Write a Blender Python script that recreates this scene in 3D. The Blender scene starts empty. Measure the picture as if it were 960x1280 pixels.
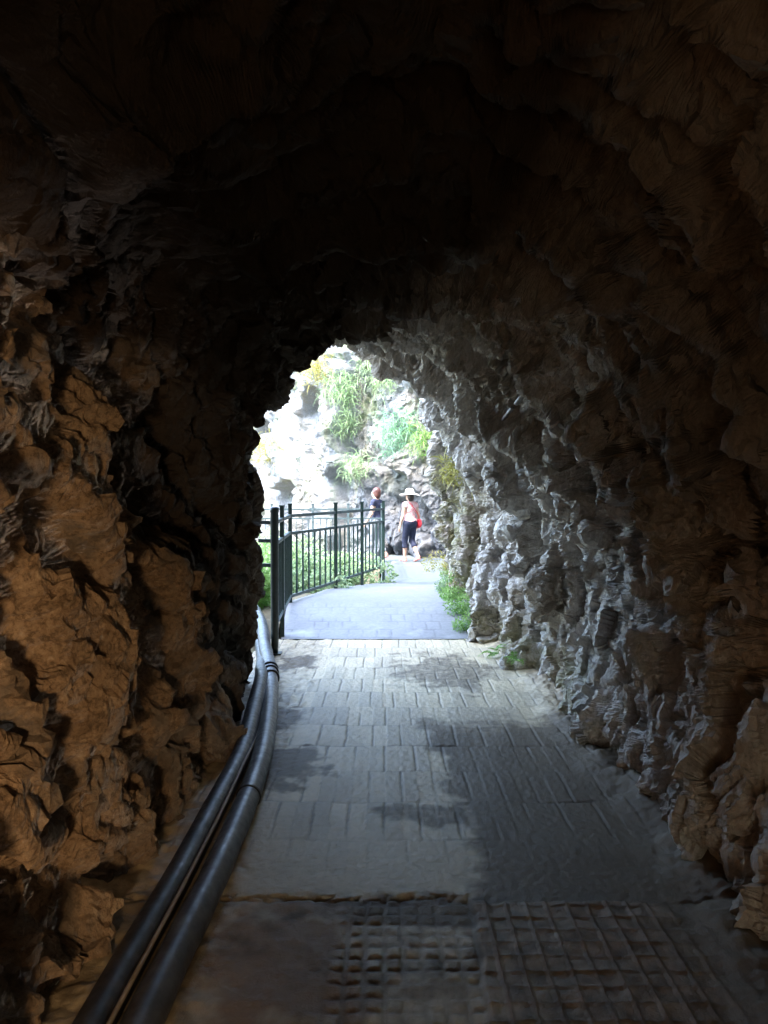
import bpy, bmesh, math, random
import numpy as np
from mathutils import Vector, Matrix
random.seed(7)
RNG = np.random.default_rng(11)
scene = bpy.context.scene
COL = scene.collection
R = math.radians

# ------------------------------------------------------------------ numpy noise
def _hash(ix, iy, seed, k=0):
    h = (ix.astype(np.int64) * 374761393 + iy.astype(np.int64) * 668265263 + (seed * 1013 + k * 7919 + 17) * 2147483647) & 0xFFFFFFFF
    h = ((h ^ (h >> 13)) * 1274126177) & 0xFFFFFFFF
    h = ((h ^ (h >> 16)) * 2246822519) & 0xFFFFFFFF
    h = h ^ (h >> 15)
    return (h & 0xFFFFFF) / float(0x1000000)

def vnoise(x, y, seed):
    """gradient noise, about -1..1"""
    ix = np.floor(x); iy = np.floor(y); fx = x - ix; fy = y - iy
    ux = fx * fx * fx * (fx * (fx * 6 - 15) + 10); uy = fy * fy * fy * (fy * (fy * 6 - 15) + 10)
    def g(dx, dy):
        a = _hash(ix + dx, iy + dy, seed) * 2 * math.pi
        return np.cos(a) * (fx - dx) + np.sin(a) * (fy - dy)
    n0 = g(0, 0) * (1 - ux) + g(1, 0) * ux
    n1 = g(0, 1) * (1 - ux) + g(1, 1) * ux
    return (n0 * (1 - uy) + n1 * uy) * 1.5

def fbm(x, y, seed, octv=4, gain=.5):
    s = np.zeros_like(x); a = 1.0
    for o in range(octv):
        s += a * vnoise(x, y, seed + o); x = x * 2.03 + 3.7; y = y * 2.03 - 1.3; a *= gain
    return s

def ridged(x, y, seed, octv=3):
    s = np.zeros_like(x); a = 1.0
    for o in range(octv):
        s += a * (1 - 2 * np.abs(vnoise(x, y, seed + o))); x = x * 2.1 + 5.1; y = y * 2.1 + 2.2; a *= .5
    return s

def facet(x, y, seed, slope=1.0, step=1.0, jit=.95, bias=0.0):
    """angular broken-rock field: every voronoi cell is a tilted plane; also returns the distance to the crack"""
    ix = np.floor(x); iy = np.floor(y)
    f1 = np.full(x.shape, 9.0); f2 = np.full(x.shape, 9.0); h = np.zeros(x.shape)
    for dx in (-1, 0, 1):
        for dy in (-1, 0, 1):
            cx = ix + dx; cy = iy + dy
            px = cx + .5 + (_hash(cx, cy, seed, 1) - .5) * jit; py = cy + .5 + (_hash(cx, cy, seed, 2) - .5) * jit
            ex = x - px; ey = y - py
            d = np.sqrt(ex * ex + ey * ey)
            hh = (_hash(cx, cy, seed, 3) - .5) * step + ((_hash(cx, cy, seed, 4) - .5) * ex + (_hash(cx, cy, seed, 5) - .5) * ey) * 2 * slope - bias * ey
            near = d < f1
            f2 = np.where(near, f1, np.minimum(f2, d)); h = np.where(near, hh, h); f1 = np.where(near, d, f1)
    return h, f2 - f1

def _hash3(ix, iy, iz, seed):
    h = (ix * 374761393 + iy * 668265263 + iz * 2147483647 + seed * 1013904223) & 0xFFFFFFFF
    h = ((h ^ (h >> 13)) * 1274126177) & 0xFFFFFFFF
    h = ((h ^ (h >> 16)) * 2246822519) & 0xFFFFFFFF
    return h ^ (h >> 15)

def facet3(p, seed, slope=1.0, step=1.0):
    """the same broken planes in space, so that steep faces carry them without stretching; also the crack distance"""
    p = p.astype(np.float32); i0 = np.floor(p).astype(np.int64); f1 = np.full(p.shape[:-1], 9, np.float32); f2 = f1.copy(); out = np.zeros(p.shape[:-1], np.float32)
    for dx in (-1, 0, 1):
        for dy in (-1, 0, 1):
            for dz in (-1, 0, 1):
                cx, cy, cz = i0[..., 0] + dx, i0[..., 1] + dy, i0[..., 2] + dz
                h = _hash3(cx, cy, cz, seed); g = _hash3(cx, cy, cz, seed + 77)
                q = lambda v, sh: ((v >> sh) & 1023).astype(np.float32) / 1023 - .5
                ex = p[..., 0] - cx - .5 - q(h, 0) * .95; ey = p[..., 1] - cy - .5 - q(h, 10) * .95; ez = p[..., 2] - cz - .5 - q(h, 20) * .95
                d = np.sqrt(ex * ex + ey * ey + ez * ez); near = d < f1
                hh = q(g, 5) * step + (q(g, 0) * ex + q(g, 10) * ey + q(g, 20) * ez) * 2 * slope
                f2 = np.where(near, f1, np.minimum(f2, d)); out = np.where(near, hh, out); f1 = np.where(near, d, f1)
    return out, f2 - f1

def sstep(a, b, x):
    t = np.clip((x - a) / (b - a), 0, 1); return t * t * (3 - 2 * t)

# ------------------------------------------------------------------ mesh helpers
def mesh_np(name, verts, faces, mat=None, smooth=True, attrs=None):
    me = bpy.data.meshes.new(name)
    verts = np.asarray(verts, dtype=np.float32); faces = np.asarray(faces, dtype=np.int32)
    n = faces.shape[1]
    me.vertices.add(len(verts)); me.vertices.foreach_set('co', verts.ravel())
    me.loops.add(faces.size); me.loops.foreach_set('vertex_index', faces.ravel())
    me.polygons.add(len(faces)); me.polygons.foreach_set('loop_start', np.arange(0, faces.size, n, dtype=np.int32))
    try: me.polygons.foreach_set('loop_total', np.full(len(faces), n, dtype=np.int32))
    except Exception: pass
    me.polygons.foreach_set('use_smooth', np.full(len(faces), smooth, dtype=bool))
    me.update(calc_edges=True); me.validate()
    for k, v in (attrs or {}).items():
        a = me.attributes.new(k, 'FLOAT', 'POINT'); a.data.foreach_set('value', np.asarray(v, dtype=np.float32).ravel())
    if mat: me.materials.append(mat)
    return me

def link(name, me, parent=None, loc=None, rz=None):
    o = bpy.data.objects.new(name, me); COL.objects.link(o)
    if parent: o.parent = parent
    if loc is not None: o.location = loc
    if rz is not None: o.rotation_euler = (0, 0, rz)
    return o

def tag(o, label=None, cat=None, group=None, kind=None):
    if label: o['label'] = label
    if cat: o['category'] = cat
    if group: o['group'] = group
    if kind: o['kind'] = kind
    return o

def empty(name, loc, rz=0):
    o = link(name, None, loc=loc, rz=rz); o.empty_display_size = .1; return o

def grid_faces(nr, nc, c0=0, c1=None):
    c1 = nc - 1 if c1 is None else c1
    r, c = np.meshgrid(np.arange(nr - 1), np.arange(c0, c1), indexing='ij')
    i = (r * nc + c).ravel()
    return np.stack([i, i + 1, i + nc + 1, i + nc], 1)

class MB:
    def __init__(s): s.bm = bmesh.new()
    def box(s, c, size, rz=0, bev=0):
        r = bmesh.ops.create_cube(s.bm, size=1)
        M = Matrix.Translation(Vector(c)) @ Matrix.Rotation(rz, 4, 'Z') @ Matrix.Diagonal((*size, 1))
        bmesh.ops.transform(s.bm, matrix=M, verts=r['verts'])
        if bev:
            es = list({e for v in r['verts'] for e in v.link_edges})
            bmesh.ops.bevel(s.bm, geom=es, offset=bev, segments=2, affect='EDGES', profile=.5)
        return s
    def bar(s, a, b, w, h):
        """square bar from a to b, w sideways, h upright"""
        a = Vector(a); b = Vector(b); d = b - a
        r = bmesh.ops.create_cube(s.bm, size=1)
        x = d.normalized(); up = Vector((0, 0, 1)); yv = up.cross(x).normalized(); z = x.cross(yv)
        M = Matrix((x, yv, z)).transposed().to_4x4(); M.translation = (a + b) / 2
        bmesh.ops.transform(s.bm, matrix=M @ Matrix.Diagonal((d.length, w, h, 1)), verts=r['verts'])
        return s
    def lathe(s, prof, n=24, c=(0, 0, 0), f=None):
        rings = []
        for (r, z) in prof:
            ring = []
            for k in range(n):
                a = 2 * math.pi * k / n
                p = Vector((r * math.cos(a), r * math.sin(a), z))
                if f: p = f(p, a, r)
                ring.append(s.bm.verts.new(p + Vector(c)))
            rings.append(ring)
        for q in range(len(rings) - 1):
            for k in range(n):
                s.bm.faces.new((rings[q][k], rings[q][(k + 1) % n], rings[q + 1][(k + 1) % n], rings[q + 1][k]))
        if prof[0][0] > 1e-4: s.bm.faces.new(list(reversed(rings[0])))
        if prof[-1][0] > 1e-4: s.bm.faces.new(rings[-1])
        return s
    def build(s, name, mat, parent=None, smooth=False):
        bmesh.ops.recalc_face_normals(s.bm, faces=s.bm.faces)
        me = bpy.data.meshes.new(name); s.bm.to_mesh(me); s.bm.free()
        for p in me.polygons: p.use_smooth = smooth
        me.materials.append(mat)
        return link(name, me, parent)

def spline(pts, n):
    P = np.array(pts, float); P = np.vstack([2 * P[0] - P[1], P, 2 * P[-1] - P[-2]])
    m = len(P) - 3; t = np.linspace(0, m - 1e-6, n); i = t.astype(int); f = (t - i)[:, None]
    p0, p1, p2, p3 = P[i], P[i + 1], P[i + 2], P[i + 3]
    return .5 * (2 * p1 + (p2 - p0) * f + (2 * p0 - 5 * p1 + 4 * p2 - p3) * f ** 2 + (3 * p1 - p0 - 3 * p2 + p3) * f ** 3)

def tube_mesh(name, path, rad, mat, n=20, cap=True):
    P = np.array(path); m = len(P); T = np.gradient(P, axis=0); T /= np.linalg.norm(T, axis=1)[:, None]
    rad = np.broadcast_to(np.asarray(rad, float), (m,))
    up = np.array([0, 0, 1.0]); N = np.cross(T, up); N /= np.linalg.norm(N, axis=1)[:, None] + 1e-9; B = np.cross(N, T)
    a = np.linspace(0, 2 * math.pi, n, endpoint=False)
    V = P[:, None, :] + rad[:, None, None] * (np.cos(a)[None, :, None] * N[:, None, :] + np.sin(a)[None, :, None] * B[:, None, :])
    V = V.reshape(-1, 3)
    F = []
    for k in range(m - 1):
        for j in range(n):
            F.append((k * n + j, k * n + (j + 1) % n, (k + 1) * n + (j + 1) % n, (k + 1) * n + j))
    me = mesh_np(name, V, F, mat, True)
    return me

# ------------------------------------------------------------------ materials
def nodes(name):
    m = bpy.data.materials.new(name); m.use_nodes = True
    nt = m.node_tree; b = nt.nodes['Principled BSDF']
    return m, nt, b
def N(nt, t, **kw):
    n = nt.nodes.new(t)
    for k, v in kw.items():
        if k in n.inputs: n.inputs[k].default_value = v
        else: setattr(n, k, v)
    return n
def L(nt, a, b): nt.links.new(a, b)
def ramp(nt, fac, stops):
    r = nt.nodes.new('ShaderNodeValToRGB')
    while len(r.color_ramp.elements) < len(stops): r.color_ramp.elements.new(.5)
    for e, (p, c) in zip(r.color_ramp.elements, stops):
        e.position = p; e.color = (*c, 1) if len(c) == 3 else c
    L(nt, fac, r.inputs[0]); return r.outputs[0]
def noise(nt, scale, detail=6, rough=.6, dist=0, co=None, w=None):
    n = N(nt, 'ShaderNodeTexNoise'); n.inputs['Scale'].default_value = scale; n.inputs['Detail'].default_value = detail
    n.inputs['Roughness'].default_value = rough; n.inputs['Distortion'].default_value = dist
    if co is not None: L(nt, co, n.inputs['Vector'])
    return n.outputs['Fac']
def mix(nt, fac, a, b, typ='MIX'):
    n = nt.nodes.new('ShaderNodeMix'); n.data_type = 'RGBA'; n.blend_type = typ
    for sock, v in ((n.inputs[0], fac), (n.inputs[6], a), (n.inputs[7], b)):
        if hasattr(v, 'is_linked'): L(nt, v, sock)
        else: sock.default_value = v if isinstance(v, (int, float)) else (*v, 1)
    return n.outputs[2]
def math_(nt, op, a, b=None, c=None):
    n = nt.nodes.new('ShaderNodeMath'); n.operation = op
    for s, v in zip(n.inputs, (a, b, c)):
        if v is None: continue
        if hasattr(v, 'is_linked'): L(nt, v, s)
        else: s.default_value = v
    return n.outputs[0]
def coords(nt, scale=(1, 1, 1), rot=(0, 0, 0)):
    t = nt.nodes.new('ShaderNodeTexCoord'); m = nt.nodes.new('ShaderNodeMapping')
    m.inputs['Scale'].default_value = scale; m.inputs['Rotation'].default_value = rot
    L(nt, t.outputs['Object'], m.inputs['Vector']); return m.outputs[0]
def attr(nt, name):
    a = nt.nodes.new('ShaderNodeAttribute'); a.attribute_name = name; return a.outputs['Fac']
def bump(nt, b, h, strength=.5, dist=.02, prev=None, st=None):
    n = nt.nodes.new('ShaderNodeBump'); n.inputs['Strength'].default_value = strength; n.inputs['Distance'].default_value = dist
    L(nt, h, n.inputs['Height'])
    if st is not None: L(nt, st, n.inputs['Strength'])
    if prev is not None: L(nt, prev, n.inputs['Normal'])
    if b is not None: L(nt, n.outputs[0], b.inputs['Normal'])
    return n.outputs[0]

def rock_mat(name, base, light, dark, stain, stain_amt=.5, stretch=(1, 1, 1), rough=.85, spec=.3, grain=None):
    m, nt, b = nodes(name)
    co = coords(nt, stretch)
    n1 = noise(nt, 1.7, 8, .62, .6, co); n2 = noise(nt, 9, 8, .7, .3, co); n3 = noise(nt, 45, 6, .7, 0, co)
    c = ramp(nt, n1, [(.3, dark), (.5, base), (.72, light)])
    c2 = ramp(nt, n2, [(.32, dark), (.52, base), (.7, light)])
    c = mix(nt, .5, c, c2)
    sf = ramp(nt, noise(nt, .9, 6, .6, 1.0, co), [(.45, (0, 0, 0)), (.62, (stain_amt,) * 3)])
    c = mix(nt, sf, c, stain)
    # pale thin veins
    v = N(nt, 'ShaderNodeTexVoronoi'); v.feature = 'DISTANCE_TO_EDGE'; v.inputs['Scale'].default_value = 3.1
    wv = nt.nodes.new('ShaderNodeVectorMath'); wv.operation = 'ADD'
    nn = N(nt, 'ShaderNodeTexNoise'); nn.inputs['Scale'].default_value = 3; nn.inputs['Detail'].default_value = 5; L(nt, co, nn.inputs['Vector'])
    L(nt, co, wv.inputs[0]); L(nt, nn.outputs['Color'], wv.inputs[1]); L(nt, wv.outputs[0], v.inputs['Vector'])
    vf = ramp(nt, v.outputs['Distance'], [(0, (.35,) * 3), (.03, (0, 0, 0))])
    c = mix(nt, vf, c, light)
    c = mix(nt, ramp(nt, n3, [(.36, (.5,) * 3), (.48, (0, 0, 0))]), c, dark)
    c = mix(nt, ramp(nt, n3, [(.54, (0, 0, 0)), (.68, (.5,) * 3)]), c, light)
    L(nt, c, b.inputs['Base Color']); b.inputs['Roughness'].default_value = rough; b.inputs['Specular IOR Level'].default_value = spec
    gs_ = math_(nt, 'MULTIPLY_ADD', attr(nt, grain), .25, .35) if grain else None
    p = bump(nt, None, n2, 1.0, .09, None, gs_)
    p = bump(nt, None, n3, 1.0, .035, p, gs_)
    bump(nt, b, noise(nt, 160, 5, .75, 0, co), 1.0, .010, p, gs_)
    return m, nt, b, c

def paint_mat(name, col, rough=.45, metal=0, var=.25, spec=.5):
    m, nt, b = nodes(name)
    n = noise(nt, 14, 6, .6, 0, coords(nt))
    c = mix(nt, ramp(nt, n, [(.35, (0, 0, 0)), (.7, (1, 1, 1))]), tuple(x * (1 - var) for x in col), tuple(min(1, x * (1 + var)) for x in col))
    L(nt, c, b.inputs['Base Color']); b.inputs['Roughness'].default_value = rough; b.inputs['Metallic'].default_value = metal
    b.inputs['Specular IOR Level'].default_value = spec
    rr = ramp(nt, noise(nt, 30, 4, .6, 0, coords(nt)), [(.3, (max(0, rough - .12),) * 3), (.7, (min(1, rough + .15),) * 3)])
    L(nt, rr, b.inputs['Roughness'])
    return m

def leaf_mat(name, c1, c2, trans=.35):
    m, nt, b = nodes(name)
    oi = attr(nt, 'tint')
    c = mix(nt, oi, c1, c2)
    L(nt, c, b.inputs['Base Color']); b.inputs['Roughness'].default_value = .55; b.inputs['Specular IOR Level'].default_value = .3
    tr = nt.nodes.new('ShaderNodeBsdfTranslucent'); L(nt, c, tr.inputs['Color'])
    ms = nt.nodes.new('ShaderNodeMixShader'); ms.inputs[0].default_value = trans
    out = nt.nodes['Material Output']; L(nt, b.outputs[0], ms.inputs[1]); L(nt, tr.outputs[0], ms.inputs[2]); L(nt, ms.outputs[0], out.inputs['Surface'])
    return m

M = {}
# tunnel rock: ochre on the left, grey slate on the right, chosen by an attribute stored on the mesh
def tunnel_mat():
    m, nt, b, cg = rock_mat('tunnel_rock_material', (.48, .455, .42), (.70, .675, .635), (.21, .20, .185), (.25, .18, .11), .5, (1, 1.3, .55), .8, .4, 'ochre')
    co = coords(nt)
    n1 = noise(nt, 2.3, 8, .65, .5, co); n2 = noise(nt, 12, 6, .7, .3, co)
    co_ = ramp(nt, n1, [(.3, (.20, .125, .07)), (.5, (.36, .245, .145)), (.7, (.50, .37, .235))])
    c2 = ramp(nt, n2, [(.3, (.18, .12, .07)), (.5, (.38, .26, .155)), (.7, (.50, .37, .24))])
    oc = mix(nt, .5, co_, c2)
    n4 = noise(nt, 40, 6, .75, .2, co)
    oc = mix(nt, ramp(nt, n4, [(.38, (.8,) * 3), (.5, (0, 0, 0))]), oc, (.12, .08, .045))
    oc = mix(nt, ramp(nt, n4, [(.53, (0, 0, 0)), (.68, (.6,) * 3)]), oc, (.58, .46, .31))
    oc = mix(nt, ramp(nt, noise(nt, 1.3, 6, .7, 1.5, co), [(.42, (.75,) * 3), (.55, (0, 0, 0))]), oc, (.17, .145, .115))
    c = mix(nt, attr(nt, 'ochre'), cg, oc)
    mo = math_(nt, 'MULTIPLY', attr(nt, 'moss'), ramp(nt, noise(nt, 6, 5, .7, .3, co), [(.42, (0, 0, 0)), (.58, (1, 1, 1))]))
    c = mix(nt, mo, c, (.16, .15, .04))
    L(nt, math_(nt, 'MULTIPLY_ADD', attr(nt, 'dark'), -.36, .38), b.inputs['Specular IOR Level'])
    c = mix(nt, attr(nt, 'dark'), c, (.045, .034, .025))  # painted shade: this attribute blackens the rock colour
    L(nt, c, b.inputs['Base Color'])
    return m
M['tunnel'] = tunnel_mat()

def cliff_mat():
    m, nt, b, c = rock_mat('cliff_material', (.28, .295, .31), (.42, .435, .45), (.20, .21, .23), (.30, .26, .19), .75, (1, 1, .45), .85, .3)  # pale, low-contrast colours stand in for haze
    co = coords(nt, (1, 1, .5))
    g = ramp(nt, noise(nt, 1.1, 6, .65, .8, co), [(.52, (0, 0, 0)), (.62, (.75,) * 3)])
    g = math_(nt, 'MULTIPLY', g, attr(nt, 'moss'))
    c = mix(nt, g, c, (.20, .27, .10))
    c = mix(nt, attr(nt, 'darken'), c, mix(nt, noise(nt, 4, 6, .65, .3, co), (.07, .08, .095), (.16, .17, .19)))  # darker blue-grey rock low on the right
    L(nt, c, b.inputs['Base Color'])
    return m
M['cliff'] = cliff_mat()

def path_mat():
    m, nt, b = nodes('stamped_paving_material')
    co = coords(nt)
    n1 = noise(nt, 2.2, 8, .65, .4, co); n2 = noise(nt, 18, 8, .7, .2, co); n3 = noise(nt, 120, 4, .7, 0, co)
    c = ramp(nt, n1, [(.3, (.51, .42, .265)), (.5, (.66, .545, .345)), (.72, (.80, .66, .43))])
    c = mix(nt, .45, c, ramp(nt, n2, [(.3, (.43, .35, .225)), (.5, (.66, .545, .345)), (.7, (.80, .66, .43))]))
    c = mix(nt, math_(nt, 'MULTIPLY', attr(nt, 'tone'), .5), c, (.27, .23, .165))
    c = mix(nt, attr(nt, 'warm'), c, mix(nt, n2, (.22, .13, .075), (.36, .24, .14)))
    c = mix(nt, math_(nt, 'MULTIPLY', attr(nt, 'joint'), .75), c, (.09, .085, .075))
    darken = attr(nt, 'darken')
    c = mix(nt, math_(nt, 'MULTIPLY', darken, .9), c, mix(nt, n2, (.075, .058, .038), (.15, .12, .085)))  # damp patches, plus shade painted over the right floor
    L(nt, c, b.inputs['Base Color'])
    r = math_(nt, 'MULTIPLY_ADD', darken, -.02, ramp(nt, n2, [(.3, (.42,) * 3), (.7, (.62,) * 3)]))
    r = math_(nt, 'MULTIPLY_ADD', attr(nt, 'warm'), .15, r)
    r = math_(nt, 'MAXIMUM', r, .3); L(nt, r, b.inputs['Roughness']); L(nt, math_(nt, 'MULTIPLY_ADD', darken, -.26, .40), b.inputs['Specular IOR Level'])
    p = bump(nt, None, n2, .35, .012); bump(nt, b, n3, .7, .006, p)
    return m
M['path'] = path_mat()

def slab_mat():
    m, nt, b = nodes('outer_path_material')
    co = coords(nt)
    n1 = noise(nt, 1.5, 8, .65, .4, co); n2 = noise(nt, 25, 6, .7, .2, co)
    c = ramp(nt, n1, [(.3, (.15, .152, .155)), (.5, (.19, .192, .197)), (.72, (.25, .252, .255))])
    c = mix(nt, .35, c, ramp(nt, n2, [(.3, (.16, .16, .16)), (.7, (.36, .36, .36))]))
    c = mix(nt, attr(nt, 'joint'), c, (.05, .05, .05))
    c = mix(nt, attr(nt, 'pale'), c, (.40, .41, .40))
    c = mix(nt, attr(nt, 'sun_dim'), c, mix(nt, n2, (.085, .105, .108), (.14, .16, .16)))  # painted darker to offset the strong daylight on the far path
    L(nt, c, b.inputs['Base Color']); b.inputs['Roughness'].default_value = .6
    bump(nt, b, n2, .3, .01)
    return m
M['slab'] = slab_mat()

def soil_mat():
    m, nt, b = nodes('earth_material')
    co = coords(nt)
    n1 = noise(nt, 3, 8, .7, .4, co)
    c = ramp(nt, n1, [(.3, (.06, .05, .03)), (.5, (.12, .10, .06)), (.7, (.15, .16, .07))])
    L(nt, c, b.inputs['Base Color']); b.inputs['Roughness'].default_value = .95
    bump(nt, b, n1, .6, .05)
    return m
M['soil'] = soil_mat()
M['fence'] = paint_mat('dark_green_paint', (.022, .05, .045), .38)
M['post'] = paint_mat('black_green_paint', (.012, .022, .02), .4)
M['hazed_fence'] = paint_mat('hazed_fence_paint', (.10, .14, .155), .4)  # the dark green railing paint, paled to stand in for haze
M['pipe'] = paint_mat('black_plastic', (.03, .029, .028), .48, 0, .7, .5)
M['pipe_grey'] = paint_mat('worn_black_plastic', (.075, .073, .069), .45, 0, .5, .6)
M['pipe_strap'] = paint_mat('strap_rubber', (.012, .012, .012), .5)
M['cable'] = paint_mat('cable_sheath', (.34, .27, .17), .6)
M['tubemetal'] = paint_mat('pale_metal', (.24, .24, .25), .45, .2)
M['skin'] = paint_mat('skin', (.62, .40, .30), .55, 0, .06)
M['hair'] = paint_mat('auburn_hair', (.085, .028, .022), .45, 0, .4)
M['hair_dark'] = paint_mat('dark_hair', (.03, .02, .015), .45, 0, .4)
M['navy'] = paint_mat('navy_cloth', (.018, .025, .06), .8, 0, .3)
M['hat'] = paint_mat('straw_hat', (.80, .78, .70), .8, 0, .05)
M['red'] = paint_mat('red_leather', (.62, .03, .05), .45, 0, .12)
M['sandal'] = paint_mat('coral_sandal', (.72, .22, .20), .5, 0, .1)
M['white'] = paint_mat('white_eye', (.8, .8, .78), .3, 0, .02)
M['trousers'] = paint_mat('pale_trousers', (.30, .32, .36), .8, 0, .15)
def blouse():
    m, nt, b = nodes('pink_blouse')
    n = noise(nt, 26, 3, .6, .5, coords(nt))
    c = ramp(nt, n, [(.4, (.80, .50, .50)), (.52, (.78, .56, .54)), (.6, (.72, .22, .26))])
    L(nt, c, b.inputs['Base Color']); b.inputs['Roughness'].default_value = .8
    return m
M['blouse'] = blouse()
M['leaf'] = leaf_mat('leaf_green', (.13, .25, .05), (.30, .42, .12))
M['leaf_lime'] = leaf_mat('leaf_lime', (.15, .32, .07), (.33, .48, .16))
M['leaf_blue'] = leaf_mat('leaf_bluegreen', (.12, .28, .19), (.30, .46, .28))  # paled to suggest haze over the cliff
M['leaf_mint'] = leaf_mat('leaf_mint', (.20, .33, .16), (.40, .50, .28))  # paled greens standing in for haze outside
M['leaf_yellow'] = leaf_mat('leaf_yellow', (.30, .30, .07), (.45, .40, .13))

# ------------------------------------------------------------------ the tunnel
BASE = np.array([(-1.02, -.2), (-1.10, .65), (-1.13, 1.45), (-1.10, 2.1), (-.84, 2.58), (-.36, 2.88), (.15, 2.98),
                 (.66, 2.84), (1.10, 2.42), (1.42, 1.82), (1.52, 1.12), (1.44, .48), (1.33, -.2)])
RIM = np.array([(-1.12, -.2), (-1.10, .72), (-.98, 1.35), (-1.22, 2.05), (-.95, 2.44), (-.62, 2.98), (-.20, 3.24),
                (.22, 3.10), (.62, 2.50), (.88, 1.78), (.98, 1.07), (.99, .40), (1.00, -.2)])
YEND = np.array([6.15, 6.2, 6.2, 6.15, 6.3, 6.8, 7.7, 8.6, 9.5, 10.3, 10.8, 11.0, 11.0])
def cr(ctrl, u):
    """catmull-rom through 13 control rows at u in 0..12"""
    P = np.vstack([2 * ctrl[0] - ctrl[1], ctrl, 2 * ctrl[-1] - ctrl[-2]])
    i = np.minimum(u.astype(int), 11); f = (u - i)[:, None]
    p0, p1, p2, p3 = P[i], P[i + 1], P[i + 2], P[i + 3]
    return .5 * (2 * p1 + (p2 - p0) * f + (2 * p0 - 5 * p1 + 4 * p2 - p3) * f ** 2 + (3 * p1 - p0 - 3 * p2 + p3) * f ** 3)

NU = 720
u = np.linspace(0, 12, NU)
base = cr(BASE, u); rim = cr(RIM, u); yend = cr(YEND[:, None], u)[:, 0]
# rows inside: parameter w from the back end of the tunnel to the rim; outer rows bend outwards into the mountain face
w_in = np.concatenate([np.linspace(-5, .6, 60, endpoint=False), np.linspace(.6, 1.6, 60, endpoint=False), np.linspace(1.6, 8, 720)])   # real depth up to 8 in a reference frame
w_in = w_in / 8.0
NR_IN = len(w_in)
Y0 = 1.0
wv = w_in[:, None]
yy = np.where(wv * 8 < Y0, wv * 8, Y0 + (yend[None, :] - Y0) * (wv * 8 - Y0) / (8 - Y0))
fr = np.clip((yy - 4.4) / (yend[None, :] - 4.4), 0, 1); fr = fr ** 1.25
X = base[None, :, 0] * (1 - fr) + rim[None, :, 0] * fr
Z = base[None, :, 1] * (1 - fr) + rim[None, :, 1] * fr
# outer face
RB = .35
th = np.linspace(0, math.pi / 2, 16)[1:]
outw = np.concatenate([RB * (1 - np.cos(th)), RB + np.cumsum(np.concatenate([np.full(30, .04), np.linspace(.05, .5, 30), np.full(8, .5)]))])
outy = np.concatenate([RB * np.sin(th), np.full(68, RB)])
cen = np.array([.05, 1.15])
dirx = rim[:, 0] - cen[0]; dirz = np.maximum(rim[:, 1] - cen[1], -.35 * np.abs(dirx)); ln = np.hypot(dirx, dirz); dirx /= ln; dirz /= ln
Xo = rim[None, :, 0] + outw[:, None] * dirx[None]; Zo = rim[None, :, 1] + outw[:, None] * dirz[None]; Yo = yend[None, :] + outy[:, None] * np.ones_like(dirx)[None]
X = np.vstack([X, Xo]); Z = np.vstack([Z, Zo]); Yy = np.vstack([yy, Yo])
NR = X.shape[0]
P = np.stack([X, Yy, Z], -1)
du = np.gradient(P, axis=1); dv = np.gradient(P, axis=0)
nrm = np.cross(du, dv); nrm /= np.linalg.norm(nrm, axis=2)[..., None] + 1e-9
if nrm[200, NU // 2, 2] > 0: nrm = -nrm          # point into the tunnel
arc = np.concatenate([[0], np.cumsum(np.hypot(np.diff(base[:, 0]), np.diff(base[:, 1])))])
A = np.broadcast_to(arc[None, :], X.shape).copy()
B = Yy + np.vstack([np.zeros((NR_IN, NU)), outw[:, None] * np.ones((1, NU))])
U = np.broadcast_to(u[None, :], X.shape)
# warp
wa = .10 * fbm(A * 1.3, B * 1.3, 3, 2) ; wb = .10 * fbm(A * 1.3 + 9, B * 1.3 + 4, 8, 2)
wa2 = .0025 * fbm(A * 9, B * 9, 13, 2); wb2 = .0025 * fbm(A * 7 + 9, B * 7 + 4, 18, 3)
a1 = A + wa + wa2; b1 = B + wb + wb2
def pocket(x, y, seed, prob=.6, sharp=.35):
    """hollows between raised ridges: 0 on the ridge net, 1 deep inside a cell that is hollow"""
    ix = np.floor(x); iy = np.floor(y)
    f1 = np.full(x.shape, 9.0); f2 = np.full(x.shape, 9.0); dep = np.zeros(x.shape)
    for dx in (-1, 0, 1):
        for dy in (-1, 0, 1):
            cx = ix + dx; cy = iy + dy
            px = cx + .5 + (_hash(cx, cy, seed, 1) - .5) * .95; py = cy + .5 + (_hash(cx, cy, seed, 2) - .5) * .95
            d = np.hypot(x - px, y - py); hh = _hash(cx, cy, seed, 6); hh = np.where(hh < prob, .35 + .65 * hh / prob, .08)
            near = d < f1
            f2 = np.where(near, f1, np.minimum(f2, d)); dep = np.where(near, hh, dep); f1 = np.where(near, d, f1)
    return dep * sstep(0, sharp, f2 - f1)

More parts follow.
